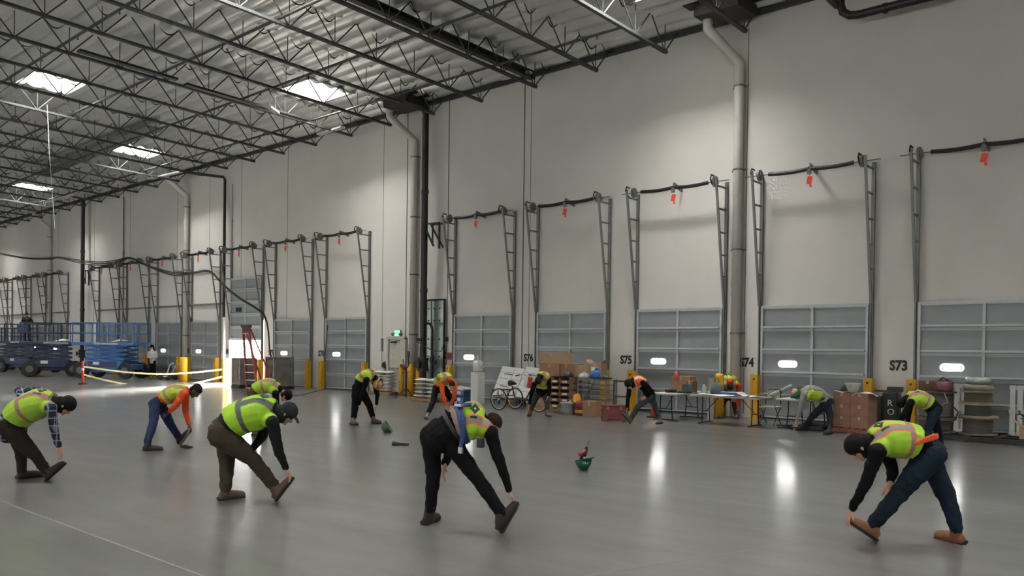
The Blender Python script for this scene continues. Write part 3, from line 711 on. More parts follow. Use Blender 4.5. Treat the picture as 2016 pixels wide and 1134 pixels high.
# brown bins on the pallet, shelf and cartons near door S76
pallet((-15.05, 19.15, 0), 1.5, 1.1, 0, 'wooden pallet under the columns of brown parts bins')
BIN = mat('bin_card', '7b5d4b', .85)
t = empty('cardboard_stack_box', (-15.55, 19.1, .125), 'tall strapped brown stack behind the man by the tricycle, left of the bin columns', 'box')
MB().box((0, 0, .44), (.42, .8, .88)).build('carton', mat('bin_side', '8b6b55', .85), t); 
for x in (-.1, .1): MB().box((x, -.402, .44), (.02, .004, .88)).build('strap', WOOD, t)
for ix in range(2):
    for iz in range(5):
        t = empty('parts_bin', (-15.12+.37*ix, 18.95, .125+.178*iz), 'open-fronted brown parts bin, %s column, %s from the pallet' % (('left', 'right')[ix], ('first', 'second', 'third', 'fourth', 'fifth')[iz]), 'bin', 'brown parts bins with white labels')
        MB().box((0, .1, .006), (.34, .6, .012)).box((0, .39, .08), (.34, .012, .16)).box((-.165, .1, .08), (.012, .6, .16)).box((.165, .1, .08), (.012, .6, .16)).box((0, -.19, .045), (.34, .012, .09)).build('bin_body', BIN, t)
        MB().box((0, -.198, .05), (.16, .004, .05)).build('white_label', PAPER, t)
        MB().box((0, .1, .05), (.28, .5, .08)).build('contents', mat('bin_contents', '3c2f28', .9), t)
for (cx, cy, d, rz, l) in ((-15.45, 19.2, (.75, .6, .36), 0, 'big brown carton on the left of the bin stack, lower layer'), (-15.4, 19.15, (.85, .5, .32), .06, 'long brown carton uppermost on the bin stack, beside the number S76'), (-14.85, 19.2, (.52, .5, .38), -.04, 'middle brown carton of the row above the bins'), (-14.4, 19.25, (.42, .45, .33), .05, 'right-hand brown carton of the row above the bins'), (-14.02, 19.35, (.42, .35, .4), .1, 'half open brown carton with white label above the metal shelf')):
    z = 1.03 if 'uppermost' not in l else 1.395
    carton((cx, cy, z), d, rz, l, CARD if rz <= 0 else CARD2, group='cartons on top of the bin stack', lab='label' in l, flap='half open' in l)
t = empty('green_bag', (-14.75, 18.9, 1.03), 'crumpled dark green bag on the front of the bin stack', 'bag')
MB().lathe([(.16, 0), (.17, .05), (.12, .13), (.04, .18)], n=12).build('bag_body', mat('dark_green_plastic', '22301f', .5, bump=.6, bscale=15), t, smooth=True); MB().cyl((0, 0, .15), (0, 0, .19), .03, n=6).build('knot', DARK, t)
t = empty('metal_shelf', (-13.85, 19.1, 0), 'grey metal rack with flat shelves beside the brown bins', 'shelf')
for sx in (-1, 1):
    for sy in (-1, 1): MB().box((sx*.48, sy*.25, .5), (.04, .04, 1.0)).build('post', STEEL, t)
for k in range(7): MB().box((0, 0, .1+.145*k), (.96, .52, .02)).box((0, -.262, .1+.145*k), (.96, .01, .045)).build('shelf_tray', mat('shelf_grey', '76786f', .5, .2), t)
MB().bar((-.25, -.28, .45), (.1, -.28, .95), .03, .02).build('diagonal_brace', STEEL, t)
t = empty('blue_bag', (-13.9, 19.1, 1.0), 'bright blue plastic bag bulging on the metal rack', 'bag')
MB().lathe([(.14, 0), (.18, .07), (.13, .15), (.12, .2), (.03, .25)], n=9).build('bag_body', mat('blue_plastic', '245a94', .35, bump=.8, bscale=12), t, smooth=True); MB().cyl((0, 0, .23), (.03, 0, .3), .03, .05, n=6).build('knot', mat('blue_plastic', '1f63ae'), t)
t = empty('white_bag', (-14.2, 18.95, 1.0), 'crumpled white plastic bag beside the blue bag', 'bag')
MB().lathe([(.15, 0), (.18, .05), (.13, .13), (.03, .17)], n=12).build('bag_body', mat('white_film', 'b5b8bd', .3, bump=.8, bscale=14), t, smooth=True); MB().cyl((0, 0, .15), (0, 0, .19), .02, n=6).build('knot', WHITE, t)
t = empty('fittings_tray', (-13.55, 18.95, 1.0), 'tray of shiny metal fittings on the right of the rack', 'tray')
MB().box((0, 0, .02), (.4, .3, .04)).build('tray_base', DARK, t)
for k in range(9): MB().cyl((rr.uniform(-.15, .12), rr.uniform(-.12, .1), .05), (rr.uniform(-.1, .17), rr.uniform(-.12, .1), .09), .018, n=7).build('fitting', mat('shiny_metal', 'c8c9ca', .2, .9), t)
t = empty('clear_bag', fl(1118, 815), 'clear plastic bag of scraps on the floor before the bins', 'bag')
MB().lathe([(.2, 0), (.22, .1), (.2, .26), (.24, .33), (.1, .34)], n=12).build('bag_body', mat('clear_film', '8f8f8b', .25, bump=.8, bscale=12), t, smooth=True); MB().cyl((.05, 0, .3), (.1, 0, .4), .05, .01, n=6).build('paper_scrap', PAPER, t)
t = empty('red_cooler', fl(1146, 818), 'red bucket with a yellow band on the floor below the rack', 'bucket')
MB().lathe([(.17, 0), (.19, .02), (.2, .16)], n=18).build('bucket_base', mat('brown_red', '4a2a22', .6), t, smooth=True); MB().lathe([(.2, .08), (.204, .09), (.204, .15), (.2, .16)], n=18).build('yellow_band', YEL, t); MB().lathe([(.2, .16), (.2, .36), (.17, .4)], n=18).build('lid', RED, t, smooth=True)
t = empty('yellow_cloth', fl(1133, 817)+Vector((-.05, .12, .36)), 'yellow and orange cloth draped over a brown box by the red bucket', 'cloth')
MB().raw([(-.12, 0, .2), (.05, -.02, .24), (.14, -.05, .0), (.0, -.08, -.02), (-.13, -.03, .02), (0, .1, .22), (.1, .12, .02), (-.1, .12, .05)], [(0, 4, 3, 1), (1, 3, 2), (0, 1, 5), (1, 2, 6, 5), (0, 5, 7, 4), (5, 6, 7), (4, 7, 6, 2, 3)]).build('cloth_body', mat('yellow_orange_cloth', 'd09a2e', .9), t)
carton(fl(1133, 817)+Vector((-.05, .22, 0)), (.3, .25, .42), 0, 'small dark brown box under the yellow cloth', mat('dark_card', '4b3b30', .85))
carton(fl(1165, 820), (.42, .3, .42), .1, 'plain brown carton on the floor in front of the metal rack', CARD)
carton(fl(1187, 817)+Vector((.1, .1, 0)), (.25, .25, .2), .1, 'small red-brown box by the track guard foot', mat('red_brown_card', '80604f', .85))
# boards leaning behind the tricycle
for (cx, wd, l) in ((-18.2, .95, 'left white panel board leaning back behind the tricycle'), (-17.15, .95, 'middle white panel board leaning back behind the tricycle'), (-16.45, .55, 'right narrow white panel board leaning behind the handlebar')):
    t = empty('leaning_board', (cx, 19.9, .25), l, 'board', 'white panel boards leaning by door S76'); t.rotation_euler = (-.42, .08, 0)
    MB().box((0, 0, .52), (wd, .06, 1.05)).build('panel_face', WHITE, t)
    m = MB()
    for z in (.2, .4, .62, .84): m.box((0, -.033, z), (wd-.04, .006, .01))
    m.box((.1, -.033, .5), (.008, .006, 1.0)); m.build('seams', mat('seam_grey', '6d6d6a', .8), t)
    MB().box((-.1, -.034, .78), (wd*.4, .006, .03)).box((-.1, -.034, .35), (wd*.35, .006, .03)).build('printed_strip', mat('grey_print', '5b5b5b', .8), t)
    MB().bar((-.3, .05, .8), (-.3, .72, .45), .05).bar((.3*wd, .05, .8), (.3*wd, .72, .45), .05).build('back_stay', WOOD, t)
for i, (cx, l) in enumerate(((-18.0, 'left dark trestle holding up the leaning boards'), (-17.0, 'right dark trestle holding up the leaning boards'))):
    t = empty('trestle', (cx, 20.1, 0), l, 'trestle', 'dark trestles under the boards')
    MB().box((0, 0, .2), (.9, .5, .06)).build('top_rail', DARK, t)
    for sx in (-1, 1):
        for sy in (-1, 1): MB().box((sx*.38, sy*.2, .09), (.05, .05, .18)).build('leg', DARK, t)
# adult tricycle
def wheel(parent, c, R, ax, name='wheel'):
    c = Vector(c); ax = Vector(ax).normalized(); up = Vector((0, 0, 1)); s_ = ax.cross(up).normalized()
    def ringpts(rad, n=28): return [c+s_*(rad*math.cos(2*PI*k/n))+up*(rad*math.sin(2*PI*k/n)) for k in range(n+1)]
    w_ = MB().tube(ringpts(R), .02, 6).build('tyre', RUB, parent); 
    rim = MB().tube(ringpts(R-.03), .009, 5).build('rim', mat('bright_rim', 'b5b5b0', .3, .6), w_)
    m = MB()
    for k in range(18):
        a = 2*PI*k/18; m.cyl(c+ax*(.02*(-1)**k), c+s_*((R-.03)*math.cos(a))+up*((R-.03)*math.sin(a)), .0016, n=4)
    m.cyl(c-ax*.03, c+ax*.03, .025, n=8); m.build('spokes', mat('bright_rim', 'b5b5b0'), w_)
f0 = fl(981, 809); f1 = fl(1014, 805); f2 = fl(1061, 812)
fw = Vector((f2.x, f2.y, 0))-(f0+f1)/2; fw.z = 0; fwn = fw.normalized(); side = Vector((-fwn.y, fwn.x, 0))
mid = (f0+f1)/2; mid.z = 0; L_ = fw.length
tr = empty('tricycle', mid, 'adult tricycle with a black saddle parked behind the bent man', 'tricycle')
ra_ = .31; hw = .36
wheel(tr, side*-hw+Vector((0, 0, ra_+.02)), ra_, side); wheel(tr, side*hw+Vector((0, 0, ra_+.02)), ra_, side); wheel(tr, fwn*1.25+Vector((0, 0, ra_+.02)), ra_, side)
TF = mat('tricycle_frame_maroon', '4a1a20', .4, .2)
U = Vector((0, 0, 1))
m = MB().cyl(side*-hw+U*.33, side*hw+U*.33, .018).tube([U*.35, fwn*.35+U*.3, fwn*.75+U*.35, fwn*1.0+U*.72], .024, 8).cyl(fwn*.35+U*.3, fwn*.2+U*.72, .02, n=8).cyl(fwn*.98+U*.85, fwn*1.05+U*.55, .022, n=8)
m.build('frame', TF, tr)
MB().cyl(fwn*1.05+U*.58-side*.04, fwn*1.25+U*.33-side*.045, .013, n=6).cyl(fwn*1.05+U*.58+side*.04, fwn*1.25+U*.33+side*.045, .013, n=6).build('fork', mat('bright_rim', 'b5b5b0'), tr)
MB().tube([fwn*.1+U*.8, fwn*.22+U*.81, fwn*.36+U*.79], [.09, .07, .025], 8).build('saddle', RUB, tr, smooth=True)
MB().tube([fwn*.7-side*.3+U*1.05, fwn*.85-side*.22+U*1.08, fwn*.97+U*1.0, fwn*.85+side*.22+U*1.08, fwn*.7+side*.3+U*1.05], .013, 6).cyl(fwn*.98+U*.85, fwn*.97+U*1.02, .014, n=6).build('handlebar', mat('bright_rim', 'b5b5b0'), tr)
for s_ in (-1, 1): MB().cyl(fwn*.62+side*.31*s_+U*1.04, fwn*.74+side*.28*s_+U*1.06, .02, n=8).build('grip', RUB, tr)
MB().cyl(fwn*.45+U*.28-side*.05, fwn*.45+U*.28+side*.05, .08, n=14).cyl(fwn*.45+U*.28-side*.1, fwn*.55+U*.2-side*.12, .012, n=6).build('crank', DARK, tr)
m = MB(); q = fwn*.08
m.bar(-fwn*.35-side*.25+U*.42, fwn*.02-side*.25+U*.42, .02).bar(-fwn*.35+side*.25+U*.42, fwn*.02+side*.25+U*.42, .02).bar(-fwn*.35-side*.25+U*.6, fwn*.02-side*.25+U*.6, .02).bar(-fwn*.35+side*.25+U*.6, fwn*.02+side*.25+U*.6, .02)
for a in (-.35, .02): m.bar(fwn*a-side*.25+U*.42, fwn*a+side*.25+U*.42, .02).bar(fwn*a-side*.25+U*.6, fwn*a+side*.25+U*.6, .02)
for a in (-.35, -.16, .02):
    for b_ in (-.25, 0, .25): m.bar(fwn*a+side*b_+U*.42, fwn*a+side*b_+U*.6, .014)
m.build('basket', DARK, tr)
MB().box(fwn*.88+U*.87, (.32, .05, .34), Matrix.Rotation(math.atan2(fwn.y, fwn.x)+.5, 3, 'Z')).build('white_plate', WHITE, tr)
MB().box(fwn*.98+U*.85-side*.1, (.13, .05, .3), Matrix.Rotation(.2, 3, 'Y')).build('red_bag', mat('bright_red_cloth', 'a5262c', .7), tr)
t = empty('extinguisher_stand', wy(1050, 735, 20.4)*1.0, 'dark bent tool hanging on the wall end of the boards below S76', 'tool')
MB().tube([(0, 0, .25), (.04, -.02, .1), (.0, 0, 0), (.05, -.02, -.3)], .02, 6).build('handle', DARK, t); MB().tube([(-.05, 0, .2), (-.09, 0, .35), (0, 0, .4)], .012, 6).build('hook', WHITE, t); t.location.z -= .2
# white eyewash unit, water packs
b = fl(940, 795); t = empty('drinking_water_stand', b, 'white pedestal with a white jug-like tank standing before door S77', 'water stand')
MB().box((0, 0, .52), (.34, .34, 1.04)).build('pedestal', WHITE, t, bevel=.03)
MB().lathe([(.14, 1.06), (.17, 1.1), (.17, 1.38), (.14, 1.42), (.05, 1.44)], n=20).build('tank', WHITE, t, smooth=True); MB().lathe([(.12, 1.03), (.08, 1.07)], n=14).build('tank_neck', CLR, t)
MB().tube([(.17, 0, 1.22), (.24, -.02, 1.25), (.28, -.02, 1.17)], .03, 8).build('tap', WHITE, t); MB().cyl((0, 0, 1.44), (0, 0, 1.6), .02, n=8).build('pump_rod', WHITE, t)
BLW = mat('blue_shrink_wrap', '274a78', .3, bump=.3, bscale=20)
for i in range(2):
    for k in range(2):
        t = empty('water_pack', (-20.05+i*.42, 19.55, .22*k), 'shrink-wrapped blue water pack, %s of the %s pair left of the white pedestal' % (('bottom', 'top')[k], ('left', 'right')[i]), 'water pack', 'blue water packs')
        MB().box((0, 0, .11), (.4, .5, .21)).build('wrapped_bottles', BLW, t, bevel=.03); MB().box((0, -.252, .12), (.15, .004, .1)).build('white_label', PAPER, t)
t = empty('bag_cover', (-19.85, 19.6, .44), 'crumpled white sheet over the blue water packs', 'sheet')
MB().raw([(-.42, -.28, .02), (.4, -.28, 0), (.42, .25, .03), (-.4, .25, .05), (0, 0, .12), (-.45, -.3, -.1), (.42, -.3, -.08)], [(0, 1, 4), (1, 2, 4), (2, 3, 4), (3, 0, 4), (5, 6, 1, 0)]).build('sheet_fabric', mat('white_sheet', 'b9b8b3', .8), t)
# sacks of material on pallets
SACKM = mat('white_paper_sack', 'c4c3bd', .7, var=.06, bump=.3, bscale=8)
def pillow(L, W_, h):
    V = []; F_ = []; nx, ny = 10, 6
    for s_ in (1, -1):
        for i in range(nx+1):
            for j in range(ny+1):
                u = i/nx*2-1; v = j/ny*2-1
                e = max(0, (1-abs(u)**2.2)*(1-abs(v)**2.2))**.75
                V.append((u*L/2, v*W_/2, h/2+s_*h/2*e))
    N = (nx+1)*(ny+1)
    for i in range(nx):
        for j in range(ny):
            a = i*(ny+1)+j; F_.append((a, a+ny+1, a+ny+2, a+1)); F_.append((N+a, N+a+1, N+a+ny+2, N+a+ny+1))
    return MB().raw(V, F_).mesh('cement_sack', SACKM, True)
PIL = pillow(.52, .4, .132)
def sacks(cx, cy, rows, cols, lab, deep=1):
    pallet((cx, cy, 0), cols*.56+.1, deep*.45+.1, 0, 'wooden pallet under %s' % lab)
    for r in range(rows):
        for c in range(cols):
            for dp in range(deep):
                o = bpy.data.objects.new('cement_sack', PIL); link(o)
                o.location = (cx+(c-(cols-1)/2)*.535+rnd.uniform(-.03, .03), cy+(dp-(deep-1)/2)*.43+rnd.uniform(-.02, .02), .125+r*.134); o.rotation_euler = (0, 0, rnd.uniform(-.08, .08))
                tag(o, 'white sack, %s from the pallet, %s column of %s' % (('first', 'second', 'third', 'fourth', 'fifth', 'sixth')[r], ('left', 'right')[c], lab), 'sack', 'white sacks stacked flat')
sacks(-20.75, 18.95, 5, 2, 'the near sack stack')
sacks(-24.95, 20.5, 6, 2, 'the far sack stack')
t = empty('sprayer', wy(741, 750, 20.9)*1.0, 'black and white fire extinguisher on the wall left of the far sack stack', 'extinguisher'); t.location = (t.location.x, 21.26, .7)
MB().lathe([(.08, 0), (.085, .02), (.085, .42), (.05, .5), (.02, .53)], n=14).build('cylinder', DARK, t, smooth=True); MB().lathe([(.087, .12), (.087, .28)], n=14).build('white_label', PAPER, t); MB().tube([(0, 0, .53), (.1, -.02, .55), (.14, -.02, .4), (.1, -.02, .2)], .012, 6).build('hose', RUB, t)
t = empty('wire_stand', (-25.1-.55, 20.9, 0), 'white wire frame stand beside the track guard of door S78', 'stand')
MB().tube([(-.15, 0, .02), (-.1, 0, 1.0), (.1, 0, 1.05), (.15, 0, .02)], .015, 6).build('frame_tube', WHITE, t); MB().box((0, 0, .6), (.22, .02, .3)).build('board', WHITE, t)
# pipe stand and bollards
b = fl(803, 783); b = fl(799, 785); t = empty('pipe_stand', b, 'dark rusty tripod pipe stand in front of a yellow bollard', 'stand')
RUST = mat('dark_rust', '3f2a22', .8, .2)
for a in (.3, 2.4, 4.5): MB().cyl((0, 0, .38), (.42*math.cos(a), .42*math.sin(a), .02), .022, n=7).build('leg', RUST, t)
MB().cyl((0, 0, .1), (0, 0, 1.05), .035, n=10).build('post', RUST, t)
MB().tube([(-.16, 0, 1.4), (-.17, 0, 1.25), (-.05, 0, 1.12), (0, 0, 1.08), (.08, 0, 1.12), (.15, 0, 1.25), (.1, 0, 1.42)], .02, 7).cyl((-.28, 0, 1.18), (-.05, 0, 1.08), .06, n=8).build('pipe_cradle', RUST, t)
MB().cyl((-.2, 0, .92), (.24, -.02, .98), .014, n=6).build('tightening_bar', RUST, t)
def bollard(c, lab, r=.1, h=1.2):
    t = empty('bollard', c, lab, 'bollard', 'round yellow bollards')
    MB().lathe([(r, 0), (r, h-.05), (r*.8, h-.01), (r*.3, h+.02)], n=18).build('post', YEL, t, smooth=True); MB().lathe([(r+.05, 0), (r+.05, .012)], n=18).build('base_plate', DARK, t)
bollard(fl(790, 779), 'yellow bollard right behind the rusty pipe stand')
bollard(fl(808, 779.5), 'thick yellow bollard, left of the pair at the riser foot', .13)
bollard(fl(824, 780), 'yellow bollard, right of the pair at the riser foot', .11)
bollard(fl(361, 751), 'wide orange-yellow bollard at the downspout by door S81', .19)
bollard(Vector((-10.85, 20.6, 0)), 'yellow bollard behind the man at the drawings table', .13)
t = empty('valve_tag', wy(804, 708, 20.85), 'black label post standing up behind the bollard pair', 'post'); MB().cyl((0, 0, -1.25), (0, 0, .1), .02, n=6).build('post', DARK, t); MB().box((0, 0, .2), (.1, .03, .24)).build('tag_plate', DARK, t)
# white stake beside the open door
x = wy(448, 700, 20.9).x
t = empty('marker_post', (x, 20.7, 0), 'slim white post with a yellow foot left of the open dock door', 'post')
MB().box((0, 0, 2.2), (.12, .1, 2.0)).build('white_upper', WHITE, t); MB().box((0, 0, .6), (.12, .1, 1.2)).build('yellow_foot', YEL, t)

# wrapped crates at the open door, ladder
WRAP = mat('shiny_stretch_wrap', '77746f', .14, .35, var=.3, scale=3, bump=.5, bscale=6)
def crate(c, d, rz, lab):
    t = empty('wrapped_crate', c, lab, 'crate', 'wrapped crates at the open door', rz)
    MB().box((0, 0, .06), (d[0], d[1], .12)).build('pallet_base', DARK, t)
    MB().box((0, 0, .12+d[2]/2), d).build('wrapped_load', WRAP, t, bevel=.03)
    MB().box((0, 0, .12+d[2]+.01), (d[0]*1.02, d[1]*1.02, .02)).build('top_sheet', mat('reddish_sheet', '8a6a62', .4), t)
    for x in (-.3, .15): MB().box((x*d[0], -d[1]/2-.004, .12+d[2]*.5), (.16, .006, d[2]*.5)).build('printed_patch', mat('dull_red_print', '5c3a34', .4), t)
crate(fl(538, 766)+Vector((0, .3, 0)), (1.1, .9, 1.22), -.25, 'shiny stretch-wrapped crate right of the red ladder')
crate(fl(468, 763)+Vector((0, .3, 0)), (.85, .8, 1.15), -.1, 'smaller stretch-wrapped crate left of the red ladder')
t = empty('step_ladder', fl(495, 776), 'tall red step ladder opened before the open dock door', 'ladder', rz=.3)
LR = mat('ladder_red', '8c2a2c', .5)
top = Vector((-.42, .3, 2.55)); 
for s_ in (-1, 1):
    MB().bar((.05+s_*.26, 0, 0), (-.3+s_*.13, 0.0, 2.5), .05, .085).build('front_rail', LR, t)
    MB().bar((.0+s_*.3, 1.1, 0), (-.3+s_*.13, .1, 2.45), .035, .05).build('rear_rail', LR, t)
for k in range(8):
    f = (k+.8)/8.6; c = Vector((.05-.35*f, 0, 2.5*f)); w_ = .26-.13*f; MB().box(c, (w_*2, .09, .03)).build('step', mat('aluminium', 'a5a6a6', .4, .4), t)
MB().box((-.3, .02, 2.55), (.36, .2, .1)).box((-.3, .02, 2.42), (.3, .12, .18)).build('ladder_cap', mat('ladder_cap_dark', '3a2224', .5), t)
# hanging cable bundle
pts = [(0, 498), (30, 504), (60, 508), (100, 508), (115, 506), (163, 513), (200, 516), (230, 512), (256, 507), (290, 522), (340, 536), (380, 536), (412, 533), (440, 560), (470, 585), (500, 603), (520, 620), (528, 650), (531, 690), (536, 706)]
YB_ = [20.3]*16+[20.5, 20.9, 21.0, 21.0]
for i in range(3):
    P = []
    for k, (x, y) in enumerate(pts):
        sag = (0, 3, 6)[i] if 4 < k < 8 or 9 < k < 11 else (0, 1, 2)[i]
        P.append(wy(x, y+sag, YB_[k]-.04*i))
    sm = []
    for a in range(len(P)-1):
        p0, p1, p2, p3 = P[max(a-1, 0)], P[a], P[a+1], P[min(a+2, len(P)-1)]
        for q in range(5):
            f = q/5; sm.append(.5*((2*p1)+(p2-p0)*f+(2*p0-5*p1+4*p2-p3)*f*f+(3*p1-p0-3*p2+p3)*f**3))
    sm.append(P[-1]); sm += [Vector((P[-1].x+.05*i, 21.0, .02))]
    tag(MB().tube(sm, .032, 6).build('cable_swag', RUB), 'black cable, %s of the bundle swagged across the wall into the open door' % ('uppermost', 'middle', 'lowest')[i], 'cable', 'swagged black cables')
for (x, y) in ((115, 506), (256, 507), (412, 533)):
    a = wy(x, y, 20.3); m = MB().cyl(a, Vector((a.x, a.y, bz(20.3))), .006, n=5)
    tag(m.build('hanging_wire', DARK), 'thin wire holding up the cable bundle, %s' % {115: 'the far one at the left', 256: 'the middle one above S84', 412: 'the near one left of the open door'}[x], 'wire')
m = MB().tube([fl(600, 779), fl(575, 780), fl(600, 776), fl(640, 766), wy(640, 700, 21.1), wy(645, 640, 21.1)], .018, 6)
tag(m.build('floor_cord', RUB), 'black cord running along the floor and up beside door S78', 'cable')
# barricade tape and delineator
b = fl(163, 757); t = empty('delineator', b, 'orange-red delineator tube with tape tied to it near the lifts', 'delineator')
MB().lathe([(.2, 0), (.2, .05), (.07, .08)], n=14).build('base', RUB, t); MB().lathe([(.06, .07), (.052, .6), (.05, 1.02), (.03, 1.05)], n=14).build('tube', mat('delineator_orange', 'd8402c', .45), t, smooth=True)
MB().lathe([(.058, .62), (.058, .72)], n=14).build('white_band', WHITE, t)
TAPE = mat('yellow_white_tape', 'd9d3a0', .4, var=.25, scale=1.5)
a0 = b+Vector((0, 0, .8)); e = wy(440, 727, 21.0)
def tape(a, e, sag, lab):
    P = [a.lerp(e, k/14)+Vector((0, 0, -sag*math.sin(PI*k/14))) for k in range(15)]
    m = MB()
    for k in range(14): m.bar(P[k], P[k+1], .004, .075)
    tag(m.build('barricade_tape', TAPE), lab, 'tape')
tape(a0, e, .28, 'yellow barricade tape stretched from the delineator to the guard by the open door')
tape(b+Vector((0, 0, .45)), wy(440, 741, 20.9), .55, 'lower yellow barricade tape drooping to the floor behind the orange-sleeved man')

# ================================================================== SCISSOR LIFTS
def scissor_lift(c, rz, L, W_, body, lab, deck=1.85, cap=True, sheet_=True):
    t = empty('scissor_lift', c, lab, 'scissor lift', rz=rz)
    R = .42
    for sx in (-1, 1):
        for sy in (-1, 1):
            x, y = sx*(L/2-.45), sy*(W_/2-.12)
            w_ = MB().lathe([(R*.6, -.13), (R*.95, -.13), (R, -.09), (R, .09), (R*.95, .13), (R*.6, .13)], c=(x, y, R), n=24, R=Matrix.Rotation(PI/2, 3, 'X')).build('wheel', RUB, t, smooth=False)
            MB().cyl((x, y-.14, R), (x, y+.14, R), R*.45, n=16).cyl((x, y-.16, R), (x, y+.16, R), .09, n=10).build('hub', mat('grey_hub', '55585c', .6), w_)
    m = MB().box((0, 0, .62), (L-.5, W_-.5, .3)).box((0, 0, .45), (L-1.5, W_-.55, .25)).box((0, -W_/2+.2, .72), (L-1.4, .32, .42)).box((0, W_/2-.2, .72), (L-1.4, .32, .42))
    m.build('chassis', body, t, bevel=.03)
    MB().box((0, -W_/2+.02, .75), (L-1.8, .02, .28)).build('engine_cover', NAVYM, t)
    MB().box((-.35, -W_/2+.03-.02, .8), (.35, .012, .16)).build('white_label', PAPER, t)
    m = MB(); z0 = .8; n_ = 4; dz = (deck-.15-z0)/n_
    for k in range(n_):
        for sy in (-.38, .38):
            m.bar((-L/2+.6, sy*W_, z0+k*dz), (L/2-.6, sy*W_, z0+(k+1)*dz), .05, .1); m.bar((L/2-.6, sy*W_+.05, z0+k*dz), (-L/2+.6, sy*W_+.05, z0+(k+1)*dz), .05, .1)
    m.build('scissor_arms', body, t)
    MB().box((0, 0, deck-.07), (L+.1, W_, .16)).build('platform_deck', body, t, bevel=.02)
    MB().box((.2, -W_/2-.012, deck-.06), (L*.4, .012, .1)).build('pale_sign', mat('pale_sign', '9aa3a6', .5), t)
    for k in range(6):
        x = -L/2+L*k/5
        for sy in (-1, 1): MB().box((x, sy*(W_/2-.03), deck+.52), (.045, .045, 1.04)).build('rail_post', body, t)
    m = MB()
    for z in (deck+.5, deck+1.04):
        for sy in (-1, 1): m.box((0, sy*(W_/2-.03), z), (L, .04, .04))
        for sx in (-1, 1): m.box((sx*L/2, 0, z), (.04, W_, .04))
    m.build('guard_rails', body, t)
    if cap: MB().box((.55, -W_/2-.0, deck+.78), (.95, .05, .5)).build('control_box', mat('lift_box_blue', '1b3550', .5), t, bevel=.02)
    if sheet_: MB().raw([(0, -.3, deck+.02), (.9, -.35, deck+.12), (.8, .3, deck+.1), (.05, .3, deck+.04), (.45, 0, deck+.2)], [(0, 1, 4), (1, 2, 4), (2, 3, 4), (3, 0, 4)]).build('white_sheet', PAPER, t)
    return t
LIFTA = Vector((-57.0, 18.4, 0))
scissor_lift(LIFTA, .35, 3.6, 1.75, NAVYM, 'dark scissor lift at the far left with a man standing in its basket', 1.95, sheet_=False)
scissor_lift(Vector((-64.5, 19.6, 0)), .3, 3.4, 1.7, NAVYM, 'far dark scissor lift cut by the left edge of the picture', 1.8, cap=False, sheet_=False)
scissor_lift(Vector((-49.8, 17.3, 0)), 1.15, 3.0, 1.8, NAVYM, 'dark middle scissor lift seen end-on with big wheels', 1.9, cap=False)
scissor_lift(Vector((-45.7, 18.8, 0)), .62, 3.4, 1.75, BLUEM, 'bright blue scissor lift nearest the wall by the barricade tape', 1.9, cap=False)
# walk-behind machine next to it
p = fl(330, 748); t = empty('walk_behind_machine', p, 'low black walk-behind machine with two pale handles by the far man in white', 'machine', rz=.3)
MB().box((0, 0, .16), (.9, .5, .2)).box((-.1, 0, .32), (.4, .35, .2)).build('body', DARK, t, bevel=.03)
for sy in (-1, 1):
    MB().tube([(.1, sy*.15, .3), (.35, sy*.2, .75), (.6, sy*.22, .88)], .03, 7).build('handle', LB, t)
    for wx in (-.25, .3): MB().cyl((wx, sy*.22, .1), (wx, sy*.3, .1), .1, n=12).build('wheel', RUB, t)
MB().box((.15, -.27, .2), (.3, .02, .08)).build('white_label', PAPER, t)
# ================================================================== THINGS ON THE OPEN FLOOR
def hard_hat(c, R, col, lab, R_, parent=None, name='hard_hat', s_=1.0):
    if parent: t = bpy.data.objects.new(name, None); link(t, parent); t.location = c
    else: t = empty(name, c, lab, 'hard hat')
    t.rotation_mode = 'QUATERNION'; t.rotation_quaternion = R_.to_quaternion() if hasattr(R_, 'to_quaternion') else R_
    n = 24; V = []; F_ = []; rings = 9
    for i in range(rings+1):
        a = PI/2*i/rings
        for k in range(n):
            b_ = 2*PI*k/n; rx = .135*math.cos(a)*s_; ry = .115*math.cos(a)*s_
            z = .145*math.sin(a)*s_
            if abs(math.sin(b_)) < .2 and a > .3: z += .008
            V.append((rx*math.cos(b_), ry*math.sin(b_), z))
    for i in range(rings):
        for k in range(n): F_.append((i*n+k, i*n+(k+1) % n, (i+1)*n+(k+1) % n, (i+1)*n+k))
    o = MB().raw(V, F_).build('shell', col, t, smooth=True); sd = o.modifiers.new('thick', 'SOLIDIFY'); sd.thickness = .006
    V = []
    for k in range(n):
        b_ = 2*PI*k/n; f = .012+.055*max(0, math.cos(b_))**2
        for q, zz in ((0, 0), (1, -.006-.02*max(0, math.cos(b_)))):
            V.append(((.133*s_+f*q)*math.cos(b_), (.113*s_+f*q)*math.sin(b_), zz))
    F_ = [(2*k, 2*k+1, (2*k+3) % (2*n), (2*k+2) % (2*n)) for k in range(n)]
    o = MB().raw(V, F_).build('brim', col, t, smooth=True); sd = o.modifiers.new('thick', 'SOLIDIFY'); sd.thickness = .005
    return t
GRN = mat('dark_green_helmet', '0d5240', .35, var=.03); OLV = mat('olive_helmet', '3c4a3a', .4)
p = fl(1148, 925)
hh = hard_hat(p+Vector((0, 0, .15)), 1, GRN, 'dark green hard hat lying upside down on the floor with a tool in it', Matrix.Rotation(PI, 3, 'X') @ Matrix.Rotation(.15, 3, 'Y'))
tm = text_mesh('CE s', .045, .001, .001); tm.materials.append(PAPER); o = bpy.data.objects.new('white_lettering', tm); link(o, hh)
o.rotation_mode = 'QUATERNION'
vd = Vector((-p.x, -p.y, 0)).normalized()
Rw = Matrix((Vector((-vd.y, vd.x, 0)), Vector((0, 0, 1)), vd)).transposed(); hr = hh.rotation_quaternion.to_matrix()
